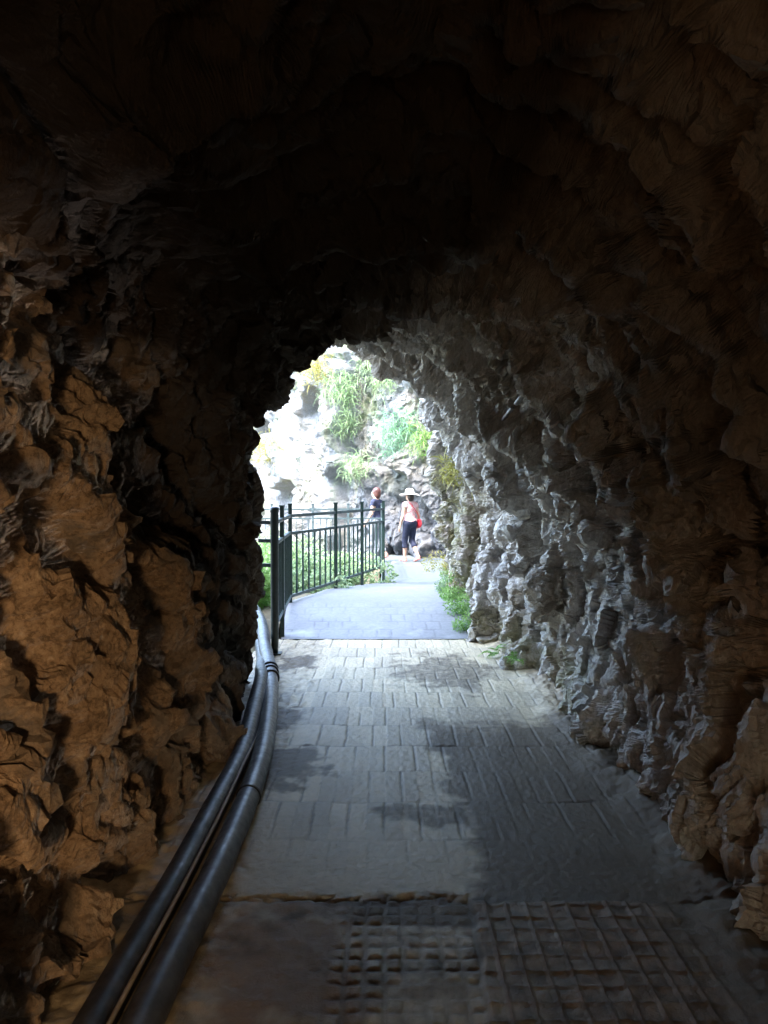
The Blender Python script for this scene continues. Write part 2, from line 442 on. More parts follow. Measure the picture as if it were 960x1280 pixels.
def blocks(x, y, seed, tilt=.35, side=1.6, hvar=.6, rad=.62, asp=.5, rng=2, nside=5, ang=None):
    """broken rock made of overlapping flat-topped blocks (heights in cell units): the highest block wins, so the gaps between are V-shaped"""
    ix = np.floor(x); iy = np.floor(y); out = np.full(x.shape, -9.0)
    for dx in range(-rng, rng + 1):
        for dy in range(-rng, rng + 1):
            cx = ix + dx; cy = iy + dy
            h = lambda k: _hash(cx, cy, seed, k)
            ex = x - (cx + h(1)); ey = y - (cy + h(2))
            th = (h(3) * math.pi) if ang is None else (ang + (h(3) - .5) * .9)
            c_, s_ = np.cos(th), np.sin(th); px = ex * c_ + ey * s_; py = -ex * s_ + ey * c_
            h0 = (h(4) - .5) * hvar; r1 = rad * (.6 + .8 * h(5)); r2 = r1 * (asp + .35 * h(6))
            top = h0 + (h(7) - .5) * 2 * tilt * px + (h(8) - .5) * 2 * tilt * py
            m = top
            for k in range(nside):
                a_ = 2 * math.pi * (k + .6 * (h(10 + k) - .5)) / nside
                ca, sa = np.cos(a_), np.sin(a_)
                m = np.minimum(m, h0 + .12 + side * (.5 + h(20 + k)) * (1 - (px * ca / r1 + py * sa / r2)) * .5)
            out = np.maximum(out, m)
    return np.maximum(out, -1.0)

def slabs(x, y, seed, tilt, gap, depth, hvar, jit):
    h, c = facet(x, y, seed, tilt, hvar, jit); return h - depth * (1 - sstep(0, gap, c))

far0 = sstep(NR_IN + 20, NR_IN + 60, np.arange(NR))[:, None]
# right / crown: sharp curved ridges and flakes with dark hollows, all long along the arch (upright on the wall)
def rightrock(a1, b1, A, B):
    sh = b1 + .2 * a1
    r = 1 - np.abs(vnoise(a1 * 1.4, sh * 3.6, 1)) * 2.2; r2 = 1 - np.abs(vnoise(a1 * 3.2, sh * 8.5, 2)) * 2.2; r3 = 1 - np.abs(vnoise(a1 * 7, sh * 18, 3)) * 2.2
    h1, c1 = facet(a1 / 1.0, sh / .55, 21, .75, .7, .95, .8); h2, c2 = facet(a1 / .46, sh / .20, 22, 1.0, .6, .95, .8)
    p1 = pocket(a1 / .75, sh / .28, 25, .33, .28); p2 = pocket(a1 / .42, sh / .16, 26, .28, .25)
    return .27 * h1 + .11 * h2 + .045 * r + .012 * r2 - .24 * p1 - .13 * p2 + .05, 0 * h2
# left: big broken slabs with black gaps, leaning
def leftrock(a1, b1, A, B):
    p = a1 * .88 - b1 * .47; q = a1 * .47 + b1 * .88
    k = blocks(p / .56, q / .34, 41, .50, 2.6, 1.1, .50, .6, ang=0.0); k2 = blocks(p / .21, q / .155, 42, .65, 2.6, 1.1, .50, .6)
    v = pocket(p / .42, q / .17, 46, .24, .15)
    k3 = blocks(p / .095, q / .075, 44, .7, 2.4, 1.1, .52, .6)
    return .20 * k + .08 * k2 - .20 * np.where(v > .1, v, 0) + .02 * fbm(a1 * 2, b1 * 2, 45, 4) + .07, 0 * k
wl = 1 - sstep(3.6, 5.0, U)
jl_ = int(NU * 5.1 / 12); jr_ = int(NU * 3.5 / 12)
H = np.zeros(A.shape); HF = np.zeros(A.shape)
hc0, hf0 = leftrock(a1[:, :jl_], b1[:, :jl_], A[:, :jl_], B[:, :jl_]); H[:, :jl_] += hc0 * wl[:, :jl_]; HF[:, :jl_] += hf0 * wl[:, :jl_]
hc0, hf0 = rightrock(a1[:, jr_:], b1[:, jr_:], A[:, jr_:], B[:, jr_:]); H[:, jr_:] += hc0 * (1 - wl)[:, jr_:]; HF[:, jr_:] += hf0 * (1 - wl)[:, jr_:]
H += .06 * fbm(A * .9, B * .9, 51, 3); HF += 0
# lower wall of the near right: rounder boulders
wr = sstep(9.9, 11.0, U) * (1 - sstep(5.0, 5.8, Yy)); jb = int(NU * 9.8 / 12)
a_b, b_b = a1[:, jb:], b1[:, jb:]
hb = .20 * blocks(a_b / .5, b_b / .45, 61, .45, 2.0, .9, .55, .7) + .06 * blocks(a_b / .17, b_b / .17, 62, .6, 2.2, 1.0, .5, .6) + .04 * fbm(A[:, jb:] * 3, B[:, jb:] * 3, 63, 4)
H[:, jb:] = H[:, jb:] * (1 - .85 * wr[:, jb:]) + wr[:, jb:] * hb
H += .04 * sstep(3.25, 3.40, U + .25 * vnoise(B * 1.1, A * 0, 71)) * (1 - sstep(4.4, 5.6, U)) * (1 - sstep(2.6, 3.6, Yy))
# the upper slab by the viewer steps back into a dark recess farther in
rec = sstep(-.03, .03, Yy - (2.85 + .7 * (2.0 - Z)) + .12 * vnoise(A * 3, B * 3, 72)) * sstep(1.25, 1.5, Z) * (1 - sstep(3.9, 4.6, U)) * (1 - sstep(3.9, 5.4, Yy))
H -= .18 * rec
H -= .07 * (1 - sstep(1.6, 2.4, U)) * sstep(4.2, 5.6, Yy) * (1 - far0)
far = sstep(NR_IN, NR_IN + 40, np.arange(NR))[:, None]
H = H * (1 + 2.5 * far)
# ledge of the ceiling on the near left
H += .04 * sstep(3.25, 3.40, U + .25 * vnoise(B * 1.1, A * 0, 71)) * (1 - sstep(4.4, 5.6, U)) * (1 - sstep(2.6, 3.6, Yy))
# the upper slab by the viewer steps back into a dark recess farther in
rec = sstep(-.03, .03, Yy - (2.72 + .9 * (2.0 - Z)) + .12 * vnoise(A * 3, B * 3, 72)) * sstep(1.25, 1.5, Z) * (1 - sstep(3.9, 4.6, U)) * (1 - sstep(3.6, 5.2, Yy))
H -= .18 * rec
H -= .07 * (1 - sstep(1.6, 2.4, U)) * sstep(4.2, 5.6, Yy) * (1 - far0)
V = P + nrm * H[..., None]
def respace(V, Yy, B):
    """spread the rows of every column evenly over the displaced surface, so steep broken faces get their share of vertices"""
    r0 = 60
    seg = np.linalg.norm(np.diff(V[r0:NR_IN], axis=0), axis=2) / np.sqrt(np.maximum(.5 * (Yy[r0:NR_IN - 1] + Yy[r0 + 1:NR_IN]), 1.0))
    S_ = np.vstack([np.zeros((1, NU)), np.cumsum(seg, axis=0)]); S_ /= S_[-1:]
    kern = np.exp(-.5 * (np.arange(-6, 7) / 2.5) ** 2); kern /= kern.sum()
    pad = np.pad(S_, ((0, 0), (6, 6)), mode='edge'); S_ = sum(kern[k] * pad[:, k:k + NU] for k in range(13))
    t = np.linspace(0, 1, NR_IN - r0); rows = np.arange(NR_IN - r0, dtype=float)
    Vo, Yo_, Bo = V.copy(), Yy.copy(), B.copy()
    for j in range(NU):
        wj = float(sstep(4.2, 5.4, u[j]))
        if wj == 0: continue
        f = np.interp(t, S_[:, j], rows) * wj + rows * (1 - wj)
        for k in range(3): Vo[r0:NR_IN, j, k] = np.interp(f, rows, V[r0:NR_IN, j, k])
        Yo_[r0:NR_IN, j] = np.interp(f, rows, Yy[r0:NR_IN, j]); Bo[r0:NR_IN, j] = np.interp(f, rows, B[r0:NR_IN, j])
    return Vo, Yo_, Bo

for _ in range(12):          # let the vertices slide so that steep broken faces are evenly covered
    Vn = V.copy()
    Vn[1:-1, 1:-1] = .4 * V[1:-1, 1:-1] + .15 * (V[:-2, 1:-1] + V[2:, 1:-1] + V[1:-1, :-2] + V[1:-1, 2:])
    Vn[1:-1, 0] = .4 * V[1:-1, 0] + .3 * (V[:-2, 0] + V[2:, 0]); Vn[1:-1, -1] = .4 * V[1:-1, -1] + .3 * (V[:-2, -1] + V[2:, -1])
    keep = (1 - sstep(3.4, 4.6, U)) * (_ >= 4)          # the left wall stays blockier
    V = Vn * (1 - keep[..., None]) + V * keep[..., None]
    if _ in (4, 9): V, Yy, B = respace(V, Yy, B)
nr2 = np.cross(np.gradient(V, axis=1), np.gradient(V, axis=0)); nr2 /= np.linalg.norm(nr2, axis=2)[..., None] + 1e-12
nr2 *= np.sign((nr2 * nrm).sum(-1).mean())
nrm = nr2
pw = V + .012 * np.stack([vnoise(V[..., 1] * 6, V[..., 2] * 6, 201), vnoise(V[..., 0] * 6 + V[..., 2] * 3, V[..., 2] * 6, 202), vnoise(V[..., 0] * 6, V[..., 1] * 6, 203)], -1)
lw = wl
sl = np.array([1.0, 1.0, .55]); tl = np.stack([pw[..., 0], pw[..., 1] * .9 + pw[..., 2] * .45, pw[..., 2] * .9 - pw[..., 1] * .45], -1)
fa, ca = facet3(np.where(lw[..., None] > .5, tl / np.array([.24, .17, .26]), pw / np.array([.20, .20, .44])), 211, .9, .8)
fb, cb3 = facet3(np.where(lw[..., None] > .5, tl / .10, pw / np.array([.085, .085, .18])), 212, 1.0, .7)
fc, cc3 = facet3(pw / .042, 213, 1.0, .6)
calm = 1 - .6 * np.clip(sstep(3.2, 3.8, U) * (1 - sstep(8.6, 9.6, U)) * (1 - sstep(3.6, 5.2, Yy)), 0, 1)
HF = (.075 * fa + .032 * fb + .010 * fc - .020 * np.exp(-ca / .05) * (fa < 0)) * calm + .004 * fbm(V[..., 1] * 25 + V[..., 0] * 9, V[..., 2] * 25 + V[..., 0] * 11, 52, 3, .6)
V = V + nr2 * (HF * (1 + 2.5 * far))[..., None]
ochre = np.clip((1 - sstep(3.2, 5.0, U)) * (1 - sstep(3.6, 5.6, Yy + .5 * fbm(A, B, 77, 2))) * 1.0 + .35 * sstep(9.5, 11, U) * (1 - sstep(3, 5.5, Yy)), 0, 1)
lshade = .88 * sstep(3.0, 4.4, Yy + .4 * fbm(A, B, 88, 2) - .9 * (1 - sstep(.6, 2.0, U))) * (1 - sstep(3.6, 4.2, U))  # painted shade: left wall blackened towards the mouth
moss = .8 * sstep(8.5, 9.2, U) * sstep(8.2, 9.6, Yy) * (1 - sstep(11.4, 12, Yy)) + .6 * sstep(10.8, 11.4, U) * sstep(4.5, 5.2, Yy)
dark = np.clip(.72 * sstep(5.0, 6.0, U) * (1 - sstep(8.9, 10.1, U + .3 * vnoise(B, A, 79))) * (1 - sstep(2.9, 4.8, Yy)) + 1.0 * sstep(3.15, 3.35, U + .25 * vnoise(B * 1.1, A * 0, 71)) * (1 - sstep(5.6, 7.4, U)) * (1 - .95 * sstep(4.3, 6.6, Yy) * sstep(4.6, 5.4, U)) + .55 * sstep(3.0, 4.5, U) * (1 - sstep(4.6, 5.4, U)) * sstep(3.5, 5, Yy) , 0, .975) * (1 - far)  # painted shade: ceiling colour blackened where lamp light would reach
dark = np.maximum(dark, lshade * (1 - far))
VV = V.reshape(-1, 3)
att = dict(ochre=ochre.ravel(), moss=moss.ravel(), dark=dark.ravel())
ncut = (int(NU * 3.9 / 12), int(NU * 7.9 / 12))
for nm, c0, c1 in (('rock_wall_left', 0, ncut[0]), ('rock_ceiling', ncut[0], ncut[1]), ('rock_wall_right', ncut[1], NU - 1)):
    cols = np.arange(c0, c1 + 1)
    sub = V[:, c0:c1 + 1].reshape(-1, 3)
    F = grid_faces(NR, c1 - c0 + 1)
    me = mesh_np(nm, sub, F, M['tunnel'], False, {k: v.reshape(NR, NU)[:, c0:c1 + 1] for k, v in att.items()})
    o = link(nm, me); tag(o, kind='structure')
# the tunnel goes on in the dark behind the viewer: an unseen cap shuts daylight out
ring = V[0]; cpt = ring.mean(0)
me = mesh_np('tunnel_end_cap', np.vstack([ring, cpt + np.array([0, -.6, 0])]), [(i, i + 1, NU) for i in range(NU - 1)], M['tunnel'], True,
             {k: np.zeros(NU + 1) for k in ('ochre', 'moss', 'dark')})
tag(link('tunnel_end_cap', me), kind='structure')

def wall_at(uq, yq):
    j = int(round(uq / 12 * (NU - 1))); col = V[:NR_IN, j]
    i = int(np.argmin(np.abs(col[:, 1] - yq))); return Vector(col[i]), Vector(nrm[i, j])

# ------------------------------------------------------------------ path inside: stamped paving
xs = np.arange(-1.3, 1.7, .007); ys = np.concatenate([np.arange(-5, 1.6, .08), np.arange(1.6, 3.2, .008), np.arange(3.2, 7.98, .0125), [7.98]])
gx, gy = np.meshgrid(xs, ys)
wx = gx + .006 * vnoise(gx * 3, gy * 3, 101) + .004 * vnoise(gx * 22, gy * 22, 102); wy = gy + .012 * vnoise(gx * 4 + 3, gy * 4, 103) + .004 * vnoise(gx * 20, gy * 20, 104)
rowd = .42; roww = .178
row = np.floor(wy / rowd); off = (row % 2) * roww * .5 + (_hash(row, row * 0, 5) - .5) * .05
ux_ = (wx + off) / roww; fx = np.abs(ux_ - np.round(ux_)) * roww; fy = np.abs(wy / rowd - np.round(wy / rowd)) * rowd
cell = _hash(np.floor(ux_ + .5), row, 9)
wear = np.clip(.5 + .9 * vnoise(gx * 1.3 + 7, gy * 1.1, 105), 0, 1)
deep = np.clip(.55 + 1.0 * vnoise(gx * 2.2, gy * 2.0, 106), .1, 1)
jl = (1 - sstep(.003, .009, fx)) * np.clip(deep * 1.1, .15, .8); jt = (1 - sstep(.003, .011, fy)) * np.clip(deep * 1.0 - .2, 0, 1) * .9
fadeJ = sstep(3.05, 3.6, gy + .25 * vnoise(gx * 2, gy * 2, 107))
joint = np.maximum(jl, jt) * fadeJ
zz = -.008 * joint + .004 * fbm(gx * 3, gy * 3, 108, 4) + .0025 * fbm(gx * 30, gy * 30, 109, 3) + .004 * (cell - .5) * fadeJ
# front section: small square stamped tiles, lower, with a broken lip
lip = 2.86 + .02 * vnoise(gx * 4, gx * 0, 110) + .012 * vnoise(gx * 17, gx * 0, 111) - .03 * sstep(.3, .5, gx)
front = 1 - sstep(0, .012, gy - lip)
edge = .33 + .03 * vnoise(gy * 5, gy * 0, 112) + .05 * (gy - 2.5)
tg = .066
lx = gx + .0015 * vnoise(gx * 9, gy * 9, 113); ly = gy + .0015 * vnoise(gx * 9 + 5, gy * 9, 114)
gdx = np.abs(lx / tg - np.round(lx / tg)) * tg; gdy = np.abs(ly / tg - np.round(ly / tg)) * tg
wornL = sstep(-.32, -.12, gx + .15 * vnoise(gx * 4, gy * 4, 115)) * (1 - sstep(-.02, .02, gx - edge)) * np.clip(.65 + .9 * vnoise(gx * 3.1, gy * 3.1, 116), 0, 1)
gro = np.maximum(1 - sstep(.006, .015, gdx), 1 - sstep(.006, .015, gdy))
right_s = sstep(-.01, .01, gx - edge) * (1 - sstep(.95, 1.25, gx + .03 * vnoise(gy * 6, gy * 0, 117)))
tg2 = .078
kx = (lx + .0 * ly) / tg2; kdx = np.abs(kx - np.round(kx)) * tg2; kdy = np.abs(ly / tg2 - np.round(ly / tg2)) * tg2
gro2 = np.maximum(1 - sstep(.003, .008, kdx), .7 * (1 - sstep(.003, .008, kdy)))
hump = (1 - (gdx / tg) ** 2 * 0) 
zf = -.006 - .0075 * gro * wornL + .012 * right_s + .006 * gro2 * right_s + .006 * fbm(gx * 9, gy * 9, 118, 4)
cr_band = np.exp(-((gy - lip - .02) / .02) ** 2) * (1 - sstep(.2, .5, gx))
fcr, ccr = facet(gx / .09, gy / .03, 119)
zz = zz * (1 - front) + zf * front + cr_band * np.minimum(.014 * fcr - .004 - .016 * np.exp(-ccr / .12), .002)
# sandy ledge along the right wall, dirt along the left pipe
edge_r = np.interp(gy, [0, 2, 2.6, 3.6, 5, 6.5, 8], [1.0, 1.02, 1.06, 1.12, 1.05, 1.08, .96]) + .05 * vnoise(gy * 3, gx * 0, 121)
led = sstep(0, .35, gx - edge_r)
zz += led * (.06 + .05 * fbm(gx * 4, gy * 4, 122, 4))
led_l = 1 - sstep(-.66, -.56, gx + .05 * vnoise(gy * 4, gx * 0, 123))
zz += led_l * .012 * fbm(gx * 9, gy * 9, 124, 4)
d1 = sstep(.0, .18, gx - .28 - .16 * fbm(gx * 1.3, gy * 1.5, 125, 4) - .03 * (5 - gy)) * (1 - sstep(4.7, 5.6, gy + .25 * fbm(gx * 2, gy * 2, 126, 3)))  # painted shade: right floor darkened where the light falls off
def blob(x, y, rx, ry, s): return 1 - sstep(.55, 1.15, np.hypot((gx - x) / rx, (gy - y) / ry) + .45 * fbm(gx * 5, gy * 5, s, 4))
darken = np.clip(d1 + blob(-.58, 4.25, .26, .36, 131) + .7 * blob(-.72, 5.25, .18, .25, 132) + .8 * blob(.2, 3.62, .26, .14, 133) + .75 * blob(.55, 6.6, .5, .8, 134)
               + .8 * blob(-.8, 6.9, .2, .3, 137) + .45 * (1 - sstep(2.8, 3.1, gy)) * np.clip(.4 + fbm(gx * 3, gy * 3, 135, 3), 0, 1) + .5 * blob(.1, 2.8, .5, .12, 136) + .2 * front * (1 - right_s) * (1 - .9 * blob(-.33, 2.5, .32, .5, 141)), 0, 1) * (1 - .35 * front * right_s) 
darken = np.clip(darken + .35 * led_l + .45 * led, 0, 1)  # damp patches and painted shade share this mask
darken = sstep(.0, 1.08, np.clip(darken + 1.3 * darken * (1 - darken) * fbm(gx * 14, gy * 14, 143, 4), 0, 1))
warm = np.clip(.42 * front * right_s + .9 * front * blob(-.33, 2.5, .32, .5, 141) + .5 * led + .35 * front * gro2 * right_s + .5 * sstep(.4, 1.0, gx) * (1 - sstep(3, 6, gy)), 0, 1)
jw = np.clip(joint + .9 * cr_band * np.exp(-ccr / .15) + .6 * front * gro * wornL, 0, 1)
me = mesh_np('path', np.stack([gx, gy, zz], -1).reshape(-1, 3), grid_faces(len(ys), len(xs)), M['path'], True, dict(joint=jw, darken=darken, warm=warm, tone=cell * fadeJ * (1 - front) + .5 * (1 - fadeJ * (1 - front))))
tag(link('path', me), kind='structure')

# ------------------------------------------------------------------ outer path
def pz(y): return np.interp(y, [7, 8.02, 9.3, 10.6, 13.1, 16, 60], [0, 0, .21, .20, 0, 0, 0])
ys2 = np.concatenate([np.arange(8.02, 13.2, .02), np.arange(13.2, 16.3, .05), [16.3, 16.34], np.arange(16.4, 18.9, .05)])
s2 = np.linspace(0, 1, 150)
xl = np.interp(ys2, [8, 9.3, 13.1, 16.3, 16.34, 19], [-1.12, -1.22, -.05, -.05, -7, -7]); xr = np.interp(ys2, [8, 11, 12, 19], [1.5, 1.5, 2.2, 3])
gx2 = xl[:, None] + (xr - xl)[:, None] * s2[None]; gy2 = np.broadcast_to(ys2[:, None], gx2.shape)
cw = .16
r2 = np.floor(gy2 / .26); k2 = (gx2 + (r2 % 2) * cw * .5) / cw
jj = np.maximum(1 - sstep(.004, .012, np.abs(k2 - np.round(k2)) * cw), 1 - sstep(.004, .012, np.abs(gy2 / .26 - np.round(gy2 / .26)) * .26)) * (1 - sstep(8.6, 9.6, gy2 + .4 * vnoise(gx2 * 2, gy2 * 2, 151))) * np.clip(.25 + .5 * vnoise(gx2 * 3, gy2 * 3, 155), 0, .5)
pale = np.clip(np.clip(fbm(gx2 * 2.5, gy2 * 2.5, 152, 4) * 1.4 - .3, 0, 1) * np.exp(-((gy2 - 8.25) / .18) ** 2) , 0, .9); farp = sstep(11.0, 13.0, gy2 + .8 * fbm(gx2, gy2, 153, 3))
pz2 = pz(gy2) + .004 * fbm(gx2 * 3, gy2 * 3, 154, 3) - .005 * jj
me = mesh_np('path', np.stack([gx2, gy2, pz2], -1).reshape(-1, 3), grid_faces(len(ys2), len(s2)), M['slab'], True, dict(joint=jj, pale=pale, sun_dim=farp))
tag(link('path', me), kind='structure')

# ------------------------------------------------------------------ ground sheet and planted bank
gs = np.linspace(-1, 1, 200); gs = np.sign(gs) * np.abs(gs) ** 2.2 * 400
gx3, gy3 = np.meshgrid(gs, gs + 14)
gz3 = -.32 + .12 * fbm(gx3 * .4, gy3 * .4, 161, 3) - .0 * gx3
gz3 = np.where((gx3 > -2.0) & (gy3 < 17.5), -.45, gz3)
me = mesh_np('ground', np.stack([gx3, gy3, gz3], -1).reshape(-1, 3), grid_faces(200, 200), M['soil'], True)
tag(link('ground', me), kind='structure')
bx_, by_ = np.meshgrid(np.linspace(0, 1, 60), np.linspace(7.4, 16.28, 120))
xr_b = np.interp(by_, [7.4, 9.3, 13.1, 16.3], [-1.16, -1.26, -.09, -.09]); bxx = -7 + (xr_b + 7) * bx_
bzz = pz(by_) * sstep(-2.5, -1, bxx) - .06 + .05 * fbm(bxx * 2, by_ * 2, 162, 3) - .25 * (1 - sstep(-4, -1.2, bxx))
me = mesh_np('ground', np.stack([bxx, by_, bzz], -1).reshape(-1, 3), grid_faces(120, 60), M['soil'], True)
tag(link('ground', me), kind='structure')

# ------------------------------------------------------------------ far cliff
cl = spline([(-30, 34), (-16, 31), (-9, 28), (-5, 25.5), (-2.6, 21.5), (-1.2, 19.6), (.4, 18.75), (1.6, 18.2), (2.6, 17.2), (3.6, 14.5), (4.6, 11.5), (6, 9)], 4000)
cs_ = np.concatenate([[0], np.cumsum(np.linalg.norm(np.diff(cl, axis=0), axis=1) * np.where((cl[1:, 0] > -9.5) & (cl[1:, 0] < 2.8), 1, .12))])
NCL = 620
cl = np.stack([np.interp(np.linspace(0, cs_[-1], NCL), cs_, cl[:, k]) for k in (0, 1)], 1)
zc = np.linspace(-.5, 7.8, 300)
cxx = np.broadcast_to(cl[None, :, 0], (len(zc), NCL)); cyy = np.broadcast_to(cl[None, :, 1], (len(zc), NCL)); czz = np.broadcast_to(zc[:, None], cxx.shape)
tg_ = np.gradient(cl, axis=0); nn_ = np.stack([tg_[:, 1], -tg_[:, 0]], 1); nn_ /= np.linalg.norm(nn_, axis=1)[:, None]
sarc = np.concatenate([[0], np.cumsum(np.linalg.norm(np.diff(cl, axis=0), axis=1))])
S = np.broadcast_to(sarc[None], cxx.shape)
sw = S + .35 * fbm(S * .5, czz * .5, 171, 3); zw = czz + .3 * fbm(S * .5 + 4, czz * .5, 172, 3)
pp = sw * .85 + zw * .5; qq = -sw * .5 + zw * .85
h1, c1 = facet(pp / 1.2, qq / 2.6, 173, .8, 1.0); h2, c2 = facet(pp / .5, qq / 1.0, 174, .9, .9); h3, c3 = facet(pp / .2, qq / .4, 175, 1.0, .7); h4, _ = facet(pp / .09, qq / .15, 176, 1, .6)
hc = .75 * h1 + .30 * h2 + .10 * h3 + .035 * h4 + .25 * fbm(S * .6, czz * .6, 177, 4)
# bedding ledges low on the right
zl = zw + .12 * S + .06 * vnoise(S * 1.5, czz * 3, 181); lay = (np.floor(zl * 5) / 5 - zl) * 1.1
wlay = sstep(-1.5, .4, cxx) * (1 - sstep(1.5, 2.3, czz))
hc = hc * (1 - .4 * wlay) + wlay * (.30 * lay * np.clip(.5 + vnoise(S * .9, czz * 2, 180), 0, 1.2) + .12)
hc += .5 * (1 - sstep(0, .9, czz)) * sstep(-1.5, 0, cxx) * np.clip(.3 + .8 * h2, 0, 1)
lean = -.12 * np.maximum(czz - 2, 0) + .55 * sstep(-.5, 1.5, cxx) * sstep(2.5, 4.5, czz)
off_ = hc + lean
PC = np.stack([cxx + nn_[None, :, 0] * off_, cyy + nn_[None, :, 1] * off_, czz + .05 * h2], -1)
for _ in range(5): PC[1:-1, 1:-1] = .4 * PC[1:-1, 1:-1] + .15 * (PC[:-2, 1:-1] + PC[2:, 1:-1] + PC[1:-1, :-2] + PC[1:-1, 2:])
fine = (.05 * h4 + .03 * fbm(S * 5, czz * 5, 182, 3))[..., None]
PC += np.concatenate([nn_, np.zeros((NCL, 1))], 1)[None] * fine
CX, CY, CZ = PC[..., 0], PC[..., 1], PC[..., 2]
cmoss = np.clip(.35 + .6 * sstep(2.5, 5, czz), 0, 1) * np.ones_like(CX); cdark = np.clip(.95 * sstep(-1.8, .2, cxx) * (1 - sstep(1.1, 2.6, czz + .3 * fbm(S, czz, 179, 3))) * np.clip(1.0 + .4 * fbm(S * 1.5, czz * 3, 178, 3), .6, 1), 0, 1)  # second mask: darker tone low on the right
me = mesh_np('cliff', np.stack([CX, CY, CZ], -1).reshape(-1, 3), grid_faces(len(zc), NCL), M['cliff'], False, dict(moss=cmoss, darken=cdark))
tag(link('cliff', me), kind='structure')
def cliff_at(px, z, eye=(0, 0, 1.6)):
    """point of the cliff face above ground position given by bearing px = x/y and height over eye as slope"""
    q = np.abs(CX / CY - px) + np.abs((CZ - eye[2]) / CY - z)
    i = np.unravel_index(np.argmin(q), q.shape); return Vector((CX[i], CY[i], CZ[i]))

# ------------------------------------------------------------------ fences
def post(mb, x, y, z0, z1, w):
    mb.box((x, y, (z0 + z1) / 2), (w, w, z1 - z0))
    mb.box((x, y, z1 + .008), (w * 1.25, w * 1.25, .016))
    return mb
def fence_run(root, pts, posts, z_of, rail_top, rail_mid, rail_bot, ptop, mat, pitch, pw=.045, bw=.016, skip_first=False, foot=0.0):
    """pts: two ends; posts: fractions; the rails, posts and pickets are children of root (world coordinates)"""
    a = np.array(pts[0]); b = np.array(pts[1]); ln = np.linalg.norm(b - a); ang = math.atan2(b[1] - a[1], b[0] - a[0])
    g = lambda s: a + (b - a) * s
    for f in posts:
        p = g(f); post(MB(), p[0], p[1], z_of(p[1]) - .05, ptop, pw).build('post', mat, root)
    for zt, hh in ((rail_top, .04), (rail_mid, .036), (rail_bot, .036)):
        MB().bar((*a, zt), (*b, zt), .034, hh).build('rail', mat, root)
    n = int(ln / pitch)
    for k in range(1, n):
        f = k / n
        if min(abs(f - q) for q in posts) * ln < .05: continue
        p = g(f)
        MB().box((p[0], p[1], (rail_mid + rail_bot) / 2), (bw, bw, rail_mid - rail_bot - .03), ang).build('picket', mat, root)

fr_ = empty('metal_railing', (0, 0, 0)); tag(fr_, 'dark green metal railing with upright bars beside the path outside the tunnel', 'railing')
zf0 = lambda y: float(pz(y)) - .0
NP = (-1.075, 7.25); CP = (-1.18, 9.3); EP = (-.01, 13.1)
# near thick post, its foot on the paving by the joint
mb = MB(); mb.lathe([(.030, -.02), (.036, .1), (.040, .35), (.042, 1.40), (.046, 1.41), (.046, 1.44), (.03, 1.455)], 16, (NP[0], NP[1], 0)); mb.build('post', M['post'], fr_, True)
mb = MB(); mb.box((NP[0], NP[1], .012), (.13, .13, .012)); mb.build('base_plate', M['post'], fr_)
for z in (1.30, 1.12, .88): MB().bar((NP[0] - .035, NP[1], z), (NP[0] - .16, NP[1] + .05, z), .03, .035).build('bracket', M['post'], fr_)
fence_run(fr_, (NP, CP), (.42, 1.0), zf0, 1.30, 1.09, .29, 1.44, M['fence'], .115)
fence_run(fr_, (CP, EP), (.404, .704, 1.0), zf0, 1.30, 1.08, .285, 1.43, M['fence'], .195, .05, .020)
for o in list(COL.objects): pass
bk = empty('metal_railing', (0, 0, 0)); tag(bk, 'haze-paled green metal railing farther back behind the plants, in front of the far rock face', 'railing')
BS = (-3.4, 16.2); BE = (-.05, 16.2)
fence_run(bk, (BS, BE), (0, .28, .55, .78, 1.0), lambda y: -.1, 1.22, 1.02, .12, 1.33, M['hazed_fence'], .13, .045, .018)
sd = empty('metal_railing', (0, 0, 0)); tag(sd, 'short side railing seen end-on running back from the last dark post', 'railing')
fence_run(sd, ((-.03, 13.25), (-.05, 16.1)), (.5,), lambda y: 0, 1.28, 1.07, .2, 1.36, M['hazed_fence'], .16, .04, .016)

# ------------------------------------------------------------------ pipes and cable
pa = [(-.66, .3, .062), (-.70, 1.2, .062), (-.70, 2.15, .062), (-.68, 3.0, .060), (-.69, 3.86, .060), (-.735, 4.53, .062), (-.85, 5.5, .065), (-.96, 6.2, .08), (-1.13, 7.0, .12), (-1.36, 8.0, .24), (-1.75, 9.0, .30), (-2.6, 10.2, .3)]
A_path = spline(pa, 160)
po = empty('drain_pipe', (-.70, 2.2, 0)); tag(po, 'worn grey plastic pipe on the floor nearest the path, pale where it leaves the tunnel', 'pipe')
def child(name, me, parent):
    o = link(name, me); o.parent = parent; o.matrix_parent_inverse = parent.matrix_basis.inverted() if False else Matrix.Translation(-parent.location); return o
child('pipe', tube_mesh('pipe', A_path, .059 + .0015 * np.sin(np.arange(160) * .9), M['pipe_grey'], 24), po)
def ring(path, y, r, wdt, mat, parent, name='clamp'):
    i = int(np.argmin(np.abs(path[:, 1] - y))); t = path[i + 1] - path[i - 1]; t /= np.linalg.norm(t)
    q = np.array([path[i] - t * wdt, path[i] - t * wdt, path[i] - t * wdt * .6, path[i] + t * wdt * .6, path[i] + t * wdt, path[i] + t * wdt])
    q[0] -= t * .001; q[-1] += t * .001
    child(name, tube_mesh(name, q, [r * .8, r * .97, r, r, r * .97, r * .8], mat, 28), parent)
ring(A_path, 3.72, .064, .014, M['pipe'], po)
for yq in (6.05, 6.17, 6.30): ring(A_path, yq, .073, .022, M['pipe_strap'], po, 'strap')
